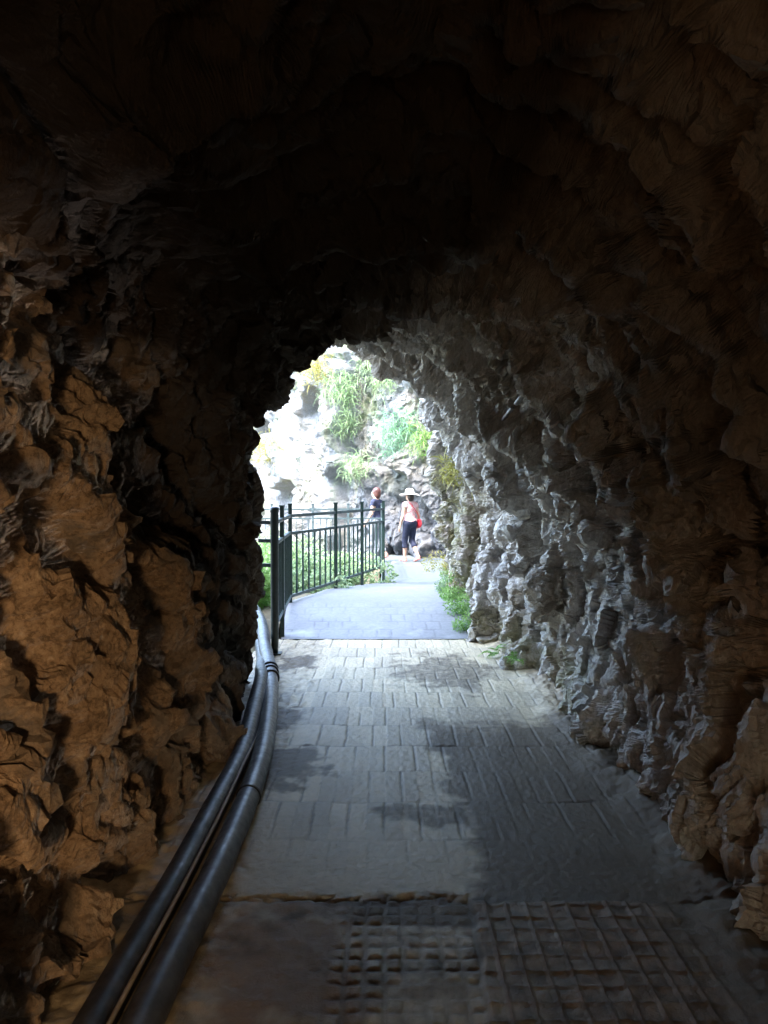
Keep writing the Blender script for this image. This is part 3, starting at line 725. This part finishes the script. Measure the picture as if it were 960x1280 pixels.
pb = [(-.80, .3, .064), (-.832, 1.2, .064), (-.835, 2.28, .064), (-.822, 2.9, .064), (-.825, 3.5, .064), (-.835, 4.32, .07), (-.915, 5.2, .09), (-.985, 5.9, .10), (-1.05, 6.3, .085), (-1.16, 7.0, .05), (-1.40, 8.0, .12), (-1.8, 9.0, .18)]
B_path = spline(pb, 140)
p2 = empty('drain_pipe', (-.85, 2.3, 0)); tag(p2, 'black plastic pipe lying against the foot of the ochre left wall', 'pipe')
child('pipe', tube_mesh('pipe', B_path, .057, M['pipe'], 24), p2)
ca = spline([(-.772, .6, .10), (-.775, 1.6, .105), (-.772, 2.2, .104), (-.765, 2.8, .102), (-.765, 3.4, .100), (-.775, 4.0, .10), (-.80, 4.6, .075), (-.86, 5.2, .04), (-.93, 5.8, .03)], 120)
cb_ = link('cable', tube_mesh('cable', ca, .008, M['cable'], 10)); tag(cb_, 'thin beige cable lying in the gap between the two black pipes', 'cable')

# ------------------------------------------------------------------ metal tube fitting on the right wall
def bar_tube(name, a, b, r, parent, mat):
    q = np.array([a + (b - a) * t for t in (0, .001, .03, .97, .999, 1)]); 
    return child(name, tube_mesh(name, q, [r * .1, r, r, r, r, r * .1], mat, 12), parent)
def wall_bearing(px, py, off):
    """spot on the right rock wall along a direction from the viewer's place, lifted off the surface"""
    S_ = V[:NR_IN, NU // 2:]; yv = np.maximum(S_[..., 1], .5)
    q = np.where(S_[..., 1] > 3, np.abs(S_[..., 0] / yv - px) + np.abs((S_[..., 2] - 1.6) / yv - py), 9); i = np.unravel_index(np.argmin(q), q.shape)
    return S_[i] * (1 - off / np.linalg.norm(S_[i])) + np.array([0, 0, 1.6]) * off / np.linalg.norm(S_[i])
TA = wall_bearing(138 / 924, 77 / 924, .17); TB = wall_bearing(175 / 924, 123 / 924, .17)
print('TUBE', TA, TB)
lt = empty('wall_lamp', tuple(TA)); tag(lt, 'thin pale metal tube lamp fixed high on the jagged right rock wall', 'lamp')
bar_tube('lamp_tube', TA, TA + (TB - TA) * .62, .017, lt, M['tubemetal'])
bar_tube('lamp_holder', TA + (TB - TA) * .66 + np.array([.02, 0, .02]), TB + np.array([.02, 0, .02]), .020, lt, M['tubemetal'])
bar_tube('bracket', TA * .5 + TB * .5, (TA * .5 + TB * .5) * 1.04 - np.array([0, 0, 1.6]) * .04, .010, lt, M['tubemetal'])

# ------------------------------------------------------------------ plants
def leaves(name, centers, dirs, sizes, mat, parent=None, wid=.45, tint=None):
    """bent leaves: every leaf is two quads"""
    n = len(centers); d = dirs / (np.linalg.norm(dirs, axis=1)[:, None] + 1e-9)
    r = RNG.normal(size=(n, 3)); sd_ = np.cross(d, r); sd_ /= np.linalg.norm(sd_, axis=1)[:, None] + 1e-9
    up = np.cross(sd_, d); s = sizes[:, None]
    b0 = centers; m0 = centers + d * s * .5 + up * s * .06; t0 = centers + d * s - up * s * .08 - np.array([0, 0, 1]) * s * .12
    hw = sd_ * s * wid * .5
    V_ = np.stack([b0 - hw * .25, b0 + hw * .25, m0 + hw, m0 - hw, t0 + hw * .12, t0 - hw * .12], 1).reshape(-1, 3)
    k = np.arange(n)[:, None] * 6
    F_ = np.vstack([k + np.array([[0, 1, 2, 3]]), k + np.array([[3, 2, 4, 5]])])
    tv = RNG.random(n) if tint is None else tint
    me_ = mesh_np(name, V_, F_, mat, True, dict(tint=np.repeat(tv, 6)))
    return link(name, me_, parent)

def bush(name, loc, rad, n, size, mat, label, cat, group=None, squash=.8, lobes=7, wid=.5):
    """leaf clump: leaves sit on the shells of several offset lobes"""
    cs = RNG.normal(size=(lobes, 3)) * np.array([.42, .42, .35]) * rad; cs[:, 2] = np.abs(cs[:, 2]) * squash + rad * .22
    rs = rad * RNG.uniform(.28, .55, lobes)
    k = RNG.integers(0, lobes, n); v = RNG.normal(size=(n, 3)); v /= np.linalg.norm(v, axis=1)[:, None]
    c = cs[k] + v * rs[k][:, None] * RNG.uniform(.55, 1.05, n)[:, None] * np.array([1, 1, squash])
    c[:, 2] = np.maximum(c[:, 2], .02)
    tint = np.clip(.5 + .35 * v[:, 2] + RNG.normal(size=n) * .2, 0, 1)
    ns_ = lobes * 14; f_ = np.tile(np.linspace(0, 1, 14), lobes)[:, None]; tgt = np.repeat(cs, 14, 0)      # stems with small leaves from the root to every lobe
    c = np.vstack([c, tgt * f_ + RNG.normal(size=(ns_, 3)) * .1 * size]); v = np.vstack([v, tgt + .01]); tint = np.concatenate([tint, np.full(ns_, .1)]); n = n + ns_
    o = leaves(name, c, v + RNG.normal(size=(n, 3)) * .6, size * RNG.uniform(.6, 1.3, n), mat, None, wid, tint)
    o.location = loc
    tag(o, label, cat, group); return o

def tuft(name, loc, nrm_, n, length, mat, label, cat, group=None, spread=.5, droop=.9, wid=.10, base=.08, segs=5):
    """grass / fern tuft of long drooping blades growing from a rock face"""
    nv = np.array(nrm_, float); nv /= np.linalg.norm(nv)
    d = nv[None] * .6 + np.array([0, 0, .55]) + RNG.normal(size=(n, 3)) * spread; d /= np.linalg.norm(d, axis=1)[:, None]
    b0 = np.clip(RNG.normal(size=(n, 3)), -1.6, 1.6) * base; Lh = length * RNG.uniform(.45, 1.1, n)
    sd_ = np.cross(d, RNG.normal(size=(n, 3))); sd_ /= np.linalg.norm(sd_, axis=1)[:, None]
    pts = []; p = b0.copy(); dd = d.copy()
    for s in range(segs + 1):
        wv_ = Lh * wid * (1 - s / segs) ** .7 * (.35 + .65 * min(1, s + .4)) + .001
        pts.append(p - sd_ * wv_[:, None] * .5); pts.append(p + sd_ * wv_[:, None] * .5)
        p = p + dd * (Lh / segs)[:, None]; dd = dd + np.array([0, 0, -droop / segs * 2.2]); dd /= np.linalg.norm(dd, axis=1)[:, None]
    V_ = np.stack(pts, 1).reshape(-1, 3); m_ = 2 * (segs + 1); k = np.arange(n)[:, None] * m_
    F_ = np.vstack([k + np.array([[2 * s, 2 * s + 1, 2 * s + 3, 2 * s + 2]]) for s in range(segs)])
    me_ = mesh_np(name, V_, F_, mat, True, dict(tint=np.repeat(RNG.random(n), m_)))
    o = link(name, me_, None, loc); tag(o, label, cat, group); return o

def fern(name, loc, n, length, mat, label, cat, group=None, facing=(0, -1, 0)):
    """fronds with paired leaflets"""
    C_, D_, S_ = [], [], []
    for k in range(n):
        a = random.uniform(0, 2 * math.pi); d = np.array([math.cos(a) * .7, math.sin(a) * .7, .75]) + np.array(facing) * .45
        d /= np.linalg.norm(d); p = np.zeros(3) + RNG.normal(size=3) * .02; Lk = length * random.uniform(.5, 1.1); ns = 16
        side = np.cross(d, [0, 0, 1]); side /= np.linalg.norm(side)
        for s in range(ns):
            f = s / ns; p = p + d * Lk / ns; d = d + np.array([0, 0, -.13]); d /= np.linalg.norm(d)
            ll = Lk * .30 * (1 - f) ** .8 * min(1, .3 + f * 4)
            for sg in (-1, 1): C_.append(p.copy()); D_.append(side * sg + d * .55); S_.append(ll)
    o = leaves(name, np.array(C_), np.array(D_), np.array(S_), mat, None, .34); o.location = loc; tag(o, label, cat, group); return o

gP = 'green plants along the foot of the right wall outside'
for (x, y, z, r_, n_l, mt, lb) in ((.96, 8.3, .02, .16, 560, 'leaf_lime', 'bright green leafy clump nearest the dark joint in the path'), (.89, 8.9, .12, .18, 640, 'leaf_lime', 'light green clump at the right path edge, second from the joint'),
        (.84, 9.6, .2, .19, 640, 'leaf_lime', 'low light green clump at the right path edge, third from the joint'), (.84, 10.3, .2, .17, 560, 'leaf_mint', 'pale green clump at the right path edge below the mossy rim'), (.92, 11.1, .35, .22, 900, 'leaf_yellow', 'tall yellowish growth climbing the end of the right wall')):
    bush('leafy_plant', (x, y, z), r_, int(n_l * 1.6), .036, M[mt], lb, 'plant', gP, 1.3, 9, .34)
fern('fern', (1.08, 7.1, .04), 9, .20, M['leaf_lime'], 'small fern on the paving edge under the black hollow of the right wall', 'fern', 'ferns at the foot of the right wall', (-.6, -.5, 0))
fern('fern', (1.20, 6.55, .10), 8, .20, M['leaf_lime'], 'small fern in the rock foot nearer the viewer, beside the mossy boulder', 'fern', 'ferns at the foot of the right wall', (-.6, -.5, 0))
gB = 'bushes on the bank behind the dark railing'
bz = [(-1.9, 9.9, -.05, .60, 'low bush at the left behind the railing corner'), (-1.25, 11.2, .0, .55, 'pale green bush behind the middle of the dark railing'), (-.75, 12.9, -.05, .55, 'light green bush behind the third railing post'),
      (-2.5, 11.8, -.2, .8, 'broad bush between the dark and the pale railing, left'), (-1.6, 13.6, -.15, .75, 'round bush in front of the pale railing'), (-.65, 14.7, -.1, .5, 'small bush near the end of the pale railing'), (-2.7, 14.6, -.2, .8, 'bush at the left end of the pale railing'),
      (-1.85, 8.3, -.1, .5, 'green bush between the tunnel wall and the thick black post')]
for k, (x, y, z, r, lb) in enumerate(bz):
    bush('bush', (x, y, z), r, int(2600 * r + 600), .085, M['leaf_lime'] if k % 3 == 0 else M['leaf_mint'], lb, 'bush', gB, .85, 9)
# cliff growth, rooted on the rock face
cg = [(505, 545, 900, .62, 'leaf_blue', 'large blue-green grass tuft drooping from the rock above the women', .34), (530, 552, 420, .45, 'leaf_lime', 'yellow-green grass tuft beside the large drooping tuft at its right', .24),
      (424, 488, 420, .62, 'leaf_mint', 'green creeper hanging near the top of the lit rock face', .24), (430, 530, 260, .5, 'leaf_mint', 'thin pale green tuft halfway down the rock face under the creeper', .2), (444, 585, 240, .5, 'leaf_mint', 'small tuft low on the rock face beside the short-haired woman', .2),
      (402, 462, 420, .55, 'leaf_yellow', 'yellowish grass tuft at the upper left of the lit rock face', .28), (470, 462, 420, .5, 'leaf_mint', 'pale grass tuft under the roof lip at the top of the rock face', .3), (334, 562, 260, .6, 'leaf_yellow', 'dry yellow tuft at the far left of the rock face', .26),
      (486, 480, 300, .45, 'leaf_mint', 'small pale grass tuft next to the roof lip at its right', .22)]
for px, py, n, ln_, mt, lb, sp in cg:
    c = cliff_at((px - 480) / 924, (615 - py) / 924)
    tuft('grass_tuft', c + Vector((0, -.1, 0)), (0, -1, .1), n, ln_, M[mt], lb, 'plant', 'grass tufts on the rock face', .6, 1.1, .045, sp)
w_, n_ = wall_at(8.9, 9.4)
tuft('grass_tuft', w_, (-.6, -.7, .1), 160, .35, M['leaf_yellow'], 'dry yellow tuft on the mossy rim of the right wall', 'plant', None, .5, .9, .05, .12)

# ------------------------------------------------------------------ people: distance fields turned into meshes
class SDF:
    def __init__(s, lo, hi, h):
        s.lo = np.array(lo, float); s.h = h; n = np.ceil((np.array(hi) - s.lo) / h).astype(int) + 1; s.n = n
        s.ax = [s.lo[i] + np.arange(n[i]) * h for i in range(3)]
        s.g = np.meshgrid(*s.ax, indexing='ij'); s.d = np.full(n, 1.0)
    def _box(s, lo, hi):
        i0 = np.clip(np.floor((np.array(lo) - s.lo) / s.h).astype(int), 0, s.n); i1 = np.clip(np.ceil((np.array(hi) - s.lo) / s.h).astype(int) + 1, 0, s.n)
        return tuple(slice(int(q), int(r)) for q, r in zip(i0, i1))
    def _put(s, sl, d, k):
        D = s.d[sl]
        if k <= 0: s.d[sl] = np.minimum(D, d); return
        hh = np.clip(.5 + .5 * (D - d) / k, 0, 1); s.d[sl] = D * (1 - hh) + d * hh - k * hh * (1 - hh)
    def cone(s, a, b, ra, rb, k=.02, fl=(1, 1, 1)):
        a = np.array(a, float); b = np.array(b, float); ba = b - a; m = max(ra, rb) * max(1, *fl) + k + .03
        sl = s._box(np.minimum(a, b) - m, np.maximum(a, b) + m); p = [s.g[i][sl] - a[i] for i in range(3)]
        t = np.clip((p[0] * ba[0] + p[1] * ba[1] + p[2] * ba[2]) / (ba @ ba + 1e-12), 0, 1)
        s._put(sl, np.sqrt(sum(((p[i] - t * ba[i]) / fl[i]) ** 2 for i in range(3))) - (ra + (rb - ra) * t), k)
    def ell(s, c, r, k=.02):
        c = np.array(c, float); m = np.array(r) * 1.3 + k + .03; sl = s._box(c - m, c + m)
        q = np.sqrt(sum(((s.g[i][sl] - c[i]) / r[i]) ** 2 for i in range(3))); s._put(sl, (q - 1) * min(r), k)
    def mesh(s, name, mat, parent):
        d = s.d; ins = d < 0; nx, ny, nz = d.shape
        acc = np.zeros((nx - 1, ny - 1, nz - 1, 3)); cnt = np.zeros((nx - 1, ny - 1, nz - 1))
        corners = [(i, j, k) for i in (0, 1) for j in (0, 1) for k in (0, 1)]
        sl = lambda c: (slice(c[0], nx - 1 + c[0]), slice(c[1], ny - 1 + c[1]), slice(c[2], nz - 1 + c[2]))
        for c in corners:
            for ax in range(3):
                if c[ax]: continue
                e = list(c); e[ax] = 1
                d0 = d[sl(c)]; d1 = d[sl(e)]; x = (d0 < 0) != (d1 < 0)
                t = np.where(x, d0 / (d0 - d1 + 1e-12 * (d0 == d1)), 0)
                for m_ in range(3): acc[..., m_] += np.where(x, c[m_] + (t if m_ == ax else 0), 0)
                cnt += x
        act = cnt > 0; idx = np.full(act.shape, -1); idx[act] = np.arange(act.sum())
        I = np.argwhere(act); Vv = s.lo + s.h * (I + acc[act] / cnt[act][:, None])
        Q = []
        for ax in range(3):
            o1, o2 = [(1, 2), (2, 0), (0, 1)][ax]
            a_ = ins; sh = [slice(None)] * 3; sh2 = [slice(None)] * 3; sh[ax] = slice(0, -1); sh2[ax] = slice(1, None)
            e = np.argwhere(a_[tuple(sh)] != a_[tuple(sh2)])
            e = e[(e[:, o1] > 0) & (e[:, o2] > 0) & (e[:, o1] < d.shape[o1] - 1) & (e[:, o2] < d.shape[o2] - 1)]
            def at_(a1_, a2_):
                q = e.copy(); q[:, o1] -= a1_; q[:, o2] -= a2_; return idx[q[:, 0], q[:, 1], q[:, 2]]
            f = np.stack([at_(1, 1), at_(0, 1), at_(0, 0), at_(1, 0)], 1)
            flip = ~ins[e[:, 0], e[:, 1], e[:, 2]]; f[flip] = f[flip][:, ::-1]; Q.append(f)
        Q = np.vstack(Q)
        return link(name, mesh_np(name, Vv, Q, mat, True), parent)

def make_person(root, pose, outfit):
    """pose: joint dictionary in the person's own frame, +Y forward, +X to the person's right"""
    J = pose; lo, hi = (-.45, -.48, -.02), (.45, .48, 1.72); h = .009
    def torso(s, inf=0, low=True):
        s.ell((0, .0, 1.21), (.150 + inf, .098 + inf, .16 + inf), .0)
        s.ell((0, .0, 1.03), (.122 + inf, .090 + inf, .14 + inf), .05)
        s.cone((-.12, -.005, 1.315), (.12, -.005, 1.315), .052 + inf, .052 + inf, .04)
        for sx in (-1, 1): s.ell((sx * .07, .075, 1.21), (.055 + inf, .05 + inf, .055 + inf), .03)
        if low: s.ell((0, -.015, .90), (.160 + inf, .115 + inf, .12 + inf), .05)
    def legs(s, inf=0):
        for q in ('l', 'r'):
            s.cone(J['hip_' + q], J['knee_' + q], .088 + inf, .056 + inf, .03)
            k_ = np.array(J['knee_' + q]); a_ = np.array(J['ankle_' + q])
            s.cone(k_, k_ + (a_ - k_) * .35 + np.array([0, -.012, 0]), .054 + inf, .054 + inf, .03); s.cone(k_ + (a_ - k_) * .35 + np.array([0, -.012, 0]), a_, .052 + inf, .033 + inf, .03)
    b = SDF(lo, hi, h)
    torso(b); legs(b)
    b.cone((0, -.01, 1.33), (0, .01, 1.43), .050, .046, .03)
    hc_ = np.array(J['head'])
    b.ell(hc_, (.073, .092, .108), .02); b.ell(hc_ + np.array([0, .045, -.055]), (.048, .05, .055), .03)
    b.cone(hc_ + np.array([0, .088, .005]), hc_ + np.array([0, .108, -.022]), .008, .012, .012)
    for sx in (-1, 1): b.ell(hc_ + np.array([sx * .074, -.005, -.01]), (.010, .020, .030), .005)
    for q, sx in (('l', -1), ('r', 1)):
        S_, E_, W_ = (np.array(J[k_ + q], float) for k_ in ('shoulder_', 'elbow_', 'wrist_'))
        b.cone(S_, E_, .047, .036, .03); b.cone(E_, E_ + (W_ - E_) * .3, .036, .037, .02); b.cone(E_ + (W_ - E_) * .3, W_, .037, .024, .02)
        d = (W_ - E_); d /= np.linalg.norm(d); side = np.array([0, 1.0, 0]) - d * d[1]; side /= np.linalg.norm(side); inw = np.cross(d, side) * 1.0
        if inw[0] * sx > 0: inw = -inw
        pc = W_ + d * .05
        b.cone(W_ + d * .012, W_ + d * .075, .026, .031, .015, (.75, 1, 1))
        for fi, (o_, l_) in enumerate(((.027, .070), (.009, .080), (-.009, .074), (-.026, .058))):
            r0 = W_ + d * .085 + side * o_; r1 = r0 + d * l_ * .5 + inw * .008; r2 = r1 + d * l_ * .45 + inw * .022
            b.cone(r0, r1, .0095, .009, .004); b.cone(r1, r2, .009, .0075, .003)
        t0 = W_ + d * .03 + side * .024; t1 = t0 + d * .03 + side * .022 + inw * .01; t2 = t1 + d * .032 + side * .004 + inw * .01
        b.cone(t0, t1, .012, .0105, .006); b.cone(t1, t2, .0105, .008, .003)
        a_ = np.array(J['ankle_' + q], float); toe = np.array(J['toe_' + q], float); heel = np.array(J['heel_' + q], float)
        b.cone(a_, heel + np.array([0, 0, .012]), .034, .030, .02); b.cone(heel + np.array([0, 0, .012]), toe, .030, .028, .02, (1.15, 1, .8))
        b.cone(a_, toe * .75 + heel * .25 + np.array([0, 0, .01]), .032, .028, .03)
    body = b.mesh('body', M['skin'], root)
    # face
    for sx in (-1, 1):
        e = MB(); bmesh.ops.create_uvsphere(e.bm, u_segments=10, v_segments=8, radius=.012); bmesh.ops.translate(e.bm, verts=e.bm.verts, vec=Vector(hc_ + np.array([sx * .03, .082, .008])))
        ey = e.build('eye', M['white'], root, True)
        e = MB(); bmesh.ops.create_uvsphere(e.bm, u_segments=8, v_segments=6, radius=.006); bmesh.ops.translate(e.bm, verts=e.bm.verts, vec=Vector(hc_ + np.array([sx * .03, .0905, .008])))
        e.build('iris', M['hair_dark'], ey, True)
    mo = SDF(hc_ + np.array([-.04, .06, -.09]), hc_ + np.array([.04, .12, -.03]), .004); mo.ell(hc_ + np.array([0, .088, -.062]), (.024, .012, .008), 0); mo.mesh('mouth', M['sandal'], root)
    # hair
    hr = SDF(hc_ - .2, hc_ + .2, .008); hr.ell(hc_ + np.array([0, -.018, .022]), outfit['hair_r'], 0)
    if outfit['hair_low']: hr.ell(hc_ + np.array([0, -.05, -.05]), (.082, .065, .085), .03)
    cut = np.maximum(-(.062 - (hr.g[1] - hc_[1])), -1) ; face = np.maximum((hr.g[1] - hc_[1]) - .055, (.055 - (hr.g[2] - hc_[2])) - .0)
    hr.d = np.maximum(hr.d, -np.maximum(-( (hr.g[1] - hc_[1]) - .045), -(.05 - (hr.g[2] - hc_[2]))))
    hr.mesh('hair', outfit['hair'], root)
    # top
    t = SDF(lo, hi, h); torso(t, .014)
    for q in ('l', 'r'):
        S_, E_ = np.array(J['shoulder_' + q], float), np.array(J['elbow_' + q], float)
        t.cone(S_, S_ + (E_ - S_) * outfit['sleeve'], .058, .054, .03)
    g = t.g
    t.d = np.maximum(t.d, outfit['hem'] - g[2] + .012 * np.sin(g[0] * 30)); t.d = np.maximum(t.d, .072 - np.sqrt(g[0] ** 2 + (g[1] - .012) ** 2 + (.8 * (g[2] - 1.40)) ** 2))
    for q in ('l', 'r'):
        S_, E_ = np.array(J['shoulder_' + q], float), np.array(J['elbow_' + q], float); dd = (E_ - S_) / np.linalg.norm(E_ - S_); le = np.linalg.norm(E_ - S_) * outfit['sleeve']
        side = (g[0] * np.sign(S_[0])) > .13
        pr = (g[0] - S_[0]) * dd[0] + (g[1] - S_[1]) * dd[1] + (g[2] - S_[2]) * dd[2]
        rad = np.sqrt((g[0] - S_[0] - pr * dd[0]) ** 2 + (g[1] - S_[1] - pr * dd[1]) ** 2 + (g[2] - S_[2] - pr * dd[2]) ** 2)
        t.d = np.where((rad < .075) & (pr > .05) & side, np.maximum(t.d, pr - le), t.d)
    t.d += .003 * np.sin(g[2] * 55 + 9 * np.sin(g[0] * 13)) 
    t.mesh(outfit['top_name'], outfit['top'], root)
    # legwear
    l_ = SDF(lo, hi, h); l_.ell((0, -.015, .90), (.170, .125, .125), 0); legs(l_, outfit['loose']); l_.d = np.maximum(l_.d, l_.g[2] - .99)
    for q in ('l', 'r'):
        k_ = np.array(J['knee_' + q], float); a_ = np.array(J['ankle_' + q], float); e_ = k_ + (a_ - k_) * outfit['leg_end']; dd = (a_ - k_) / np.linalg.norm(a_ - k_)
        pr = (l_.g[0] - e_[0]) * dd[0] + (l_.g[1] - e_[1]) * dd[1] + (l_.g[2] - e_[2]) * dd[2]
        rad2 = np.sqrt((l_.g[0] - e_[0] - pr * dd[0]) ** 2 + (l_.g[1] - e_[1] - pr * dd[1]) ** 2 + (l_.g[2] - e_[2] - pr * dd[2]) ** 2)
        l_.d = np.where((rad2 < .09) & (pr > -.1), np.maximum(l_.d, pr), l_.d)
    l_.mesh(outfit['leg_name'], outfit['leg'], root)
    # shoes
    for q in ('l', 'r'):
        toe = np.array(J['toe_' + q], float); heel = np.array(J['heel_' + q], float); fz = np.minimum(toe, heel) - .08; cz = np.maximum(toe, heel) + .09
        s_ = SDF(fz, cz, .006); s_.cone(heel - np.array([0, .004, .012]), toe - np.array([0, -.012, .012]), .037, .036, .0, (1.1, 1, .5))
        a2 = toe * .7 + heel * .3; s_.cone(a2 + np.array([-.03, 0, .018]), a2 + np.array([.03, 0, .018]), .016, .016, .01); s_.cone(heel + np.array([-.024, -.01, .035]), heel + np.array([.024, -.01, .035]), .014, .014, .01)
        s_.mesh('sandal', M['sandal'], root)
    return body

walk = dict(head=(0, .02, 1.515), shoulder_l=(-.165, -.005, 1.305), elbow_l=(-.215, .0, 1.04), wrist_l=(-.235, .07, .835), shoulder_r=(.165, -.005, 1.305), elbow_r=(.225, -.04, 1.05), wrist_r=(.245, .03, .84),
            hip_l=(-.085, 0, .87), knee_l=(-.075, .10, .48), ankle_l=(-.07, .11, .085), heel_l=(-.07, .08, .032), toe_l=(-.075, .24, .030),
            hip_r=(.085, 0, .87), knee_r=(.08, .03, .475), ankle_r=(.075, -.20, .125), heel_r=(.075, -.225, .085), toe_r=(.08, -.10, .030))
r1 = empty('person', (.60, 17.0, .0), R(38)); tag(r1, 'woman in a white sun hat, pink top and dark capri trousers, walking away', 'person', 'people walking on the far path')
make_person(r1, walk, dict(hair=M['hair_dark'], hair_r=(.080, .088, .100), hair_low=True, sleeve=.22, hem=.93, top=M['blouse'], top_name='blouse', leg=M['navy'], leg_name='capri_trousers', leg_end=.42, loose=.010))
def brim(p, a, r):
    k = max(0, (r - .10) / .13); return Vector((p.x, p.y + .01, p.z + k * (.024 * math.sin(2 * a + .6) + .014 * math.sin(3 * a) - .004)))
hat = MB(); hat.lathe([(.001, .118), (.045, .116), (.080, .104), (.097, .075), (.104, .03), (.106, .0), (.15, .002), (.20, -.004), (.238, -.018), (.236, -.024), (.15, -.006), (.10, -.006)], 40, (0, .0, 1.56), brim)
hat_o = hat.build('hat', M['hat'], r1, True)
hb_ = MB(); hb_.lathe([(.1075, .008), (.1085, .012), (.106, .034), (.1045, .036)], 40, (0, .01, 1.56)); hb_.build('hat_band', M['hat'], hat_o, True)
bagroot = empty('shoulder_bag', (.60, 17.0, 0), R(38)); tag(bagroot, 'red shoulder bag hanging at the right hip of the woman in the sun hat', 'bag')
bg = SDF((.08, -.2, .70), (.34, .14, 1.02), .007); bg.ell((.215, -.05, .86), (.052, .105, .10), 0); bg.cone((.205, -.11, .94), (.205, .01, .94), .028, .028, .03); bg.mesh('pouch', M['red'], bagroot)
stp = spline([(.205, -.09, .93), (.15, -.115, 1.07), (.04, -.128, 1.20), (-.06, -.105, 1.315), (-.085, -.03, 1.372), (-.07, .06, 1.345), (0, .13, 1.24), (.10, .128, 1.08), (.19, .06, .97), (.205, .0, .94)], 60)
child('strap', tube_mesh('strap', stp, .0085, M['red'], 8), bagroot).matrix_parent_inverse = Matrix.Identity(4)
walk2 = dict(walk); walk2.update(head=(0, .015, 1.515), wrist_l=(-.22, .13, .87), elbow_l=(-.215, .01, 1.045))
r2_ = empty('person', (-.17, 16.85, .06), R(62)); tag(r2_, 'woman with short auburn hair in a navy top, half hidden behind the railings', 'person', 'people walking on the far path')
make_person(r2_, walk2, dict(hair=M['hair'], hair_r=(.088, .104, .114), hair_low=True, sleeve=.30, hem=.90, top=M['navy'], top_name='top', leg=M['trousers'], leg_name='trousers', leg_end=.85, loose=.016))

# ------------------------------------------------------------------ light and camera
SUN_EL, SUN_AZ = 62.0, 222.0      # azimuth of the sun, clockwise from +Y (the viewing direction)
w = bpy.data.worlds.new('World'); scene.world = w; w.use_nodes = True
nt = w.node_tree; bg_ = nt.nodes['Background']
sky = nt.nodes.new('ShaderNodeTexSky'); sky.sky_type = 'NISHITA'; sky.sun_disc = False
sky.sun_elevation = R(SUN_EL); sky.sun_rotation = R(SUN_AZ); sky.dust_density = 2.0; sky.air_density = 1.2
L(nt, sky.outputs[0], bg_.inputs[0]); bg_.inputs[1].default_value = 3.6
sd_dir = Vector((math.sin(R(SUN_AZ)) * math.cos(R(SUN_EL)), math.cos(R(SUN_AZ)) * math.cos(R(SUN_EL)), math.sin(R(SUN_EL))))
sl_ = bpy.data.lights.new('sun', 'SUN'); sl_.energy = 5.0; sl_.angle = R(.5); sl_.color = (1, .955, .88)
so = bpy.data.objects.new('sun', sl_); COL.objects.link(so); so.rotation_euler = (-sd_dir).to_track_quat('-Z', 'Y').to_euler(); so.location = sd_dir * 30
# the warm tunnel lamp behind the viewer whose glow lies on the near left wall
ll_ = bpy.data.lights.new('tunnel_lamp', 'SPOT'); ll_.energy = 740; ll_.color = (1, .65, .36); ll_.spot_size = R(118); ll_.spot_blend = 1.0; ll_.shadow_soft_size = .12
lo_ = bpy.data.objects.new('tunnel_lamp', ll_); COL.objects.link(lo_); lo_.location = (-.24, -1.1, 1.25)
lo_.rotation_euler = Vector((-.85, .52, -.14)).to_track_quat('-Z', 'Y').to_euler()

l2_ = bpy.data.lights.new('tunnel_lamp', 'POINT'); l2_.energy = 19; l2_.color = (1, .62, .34); l2_.shadow_soft_size = .15
lo2_ = bpy.data.objects.new('tunnel_lamp', l2_); COL.objects.link(lo2_); lo2_.location = (.2, -2.0, .7)

cd = bpy.data.cameras.new('camera'); cam = bpy.data.objects.new('camera', cd); COL.objects.link(cam); scene.camera = cam
cd.sensor_fit = 'VERTICAL'; cd.sensor_height = 36; cd.lens = 26; cd.clip_start = .05; cd.clip_end = 1500
cam.location = (0, 0, 1.6); cam.rotation_euler = (R(90 - 1.55), 0, 0)
scene.render.resolution_x = 768; scene.render.resolution_y = 1024
scene.render.engine = 'CYCLES'
cy = scene.cycles; cy.max_bounces = 14; cy.diffuse_bounces = 8; cy.glossy_bounces = 5; cy.transmission_bounces = 4; cy.use_denoising = True
cy.sample_clamp_indirect = 8; cy.caustics_reflective = False; cy.caustics_refractive = False
try: cy.denoiser = 'OPENIMAGEDENOISE'; cy.denoising_input_passes = 'RGB_ALBEDO_NORMAL'
except Exception: pass
vs = scene.view_settings; vs.view_transform = 'Standard'; vs.look = 'None'; vs.exposure = 0; vs.gamma = 1
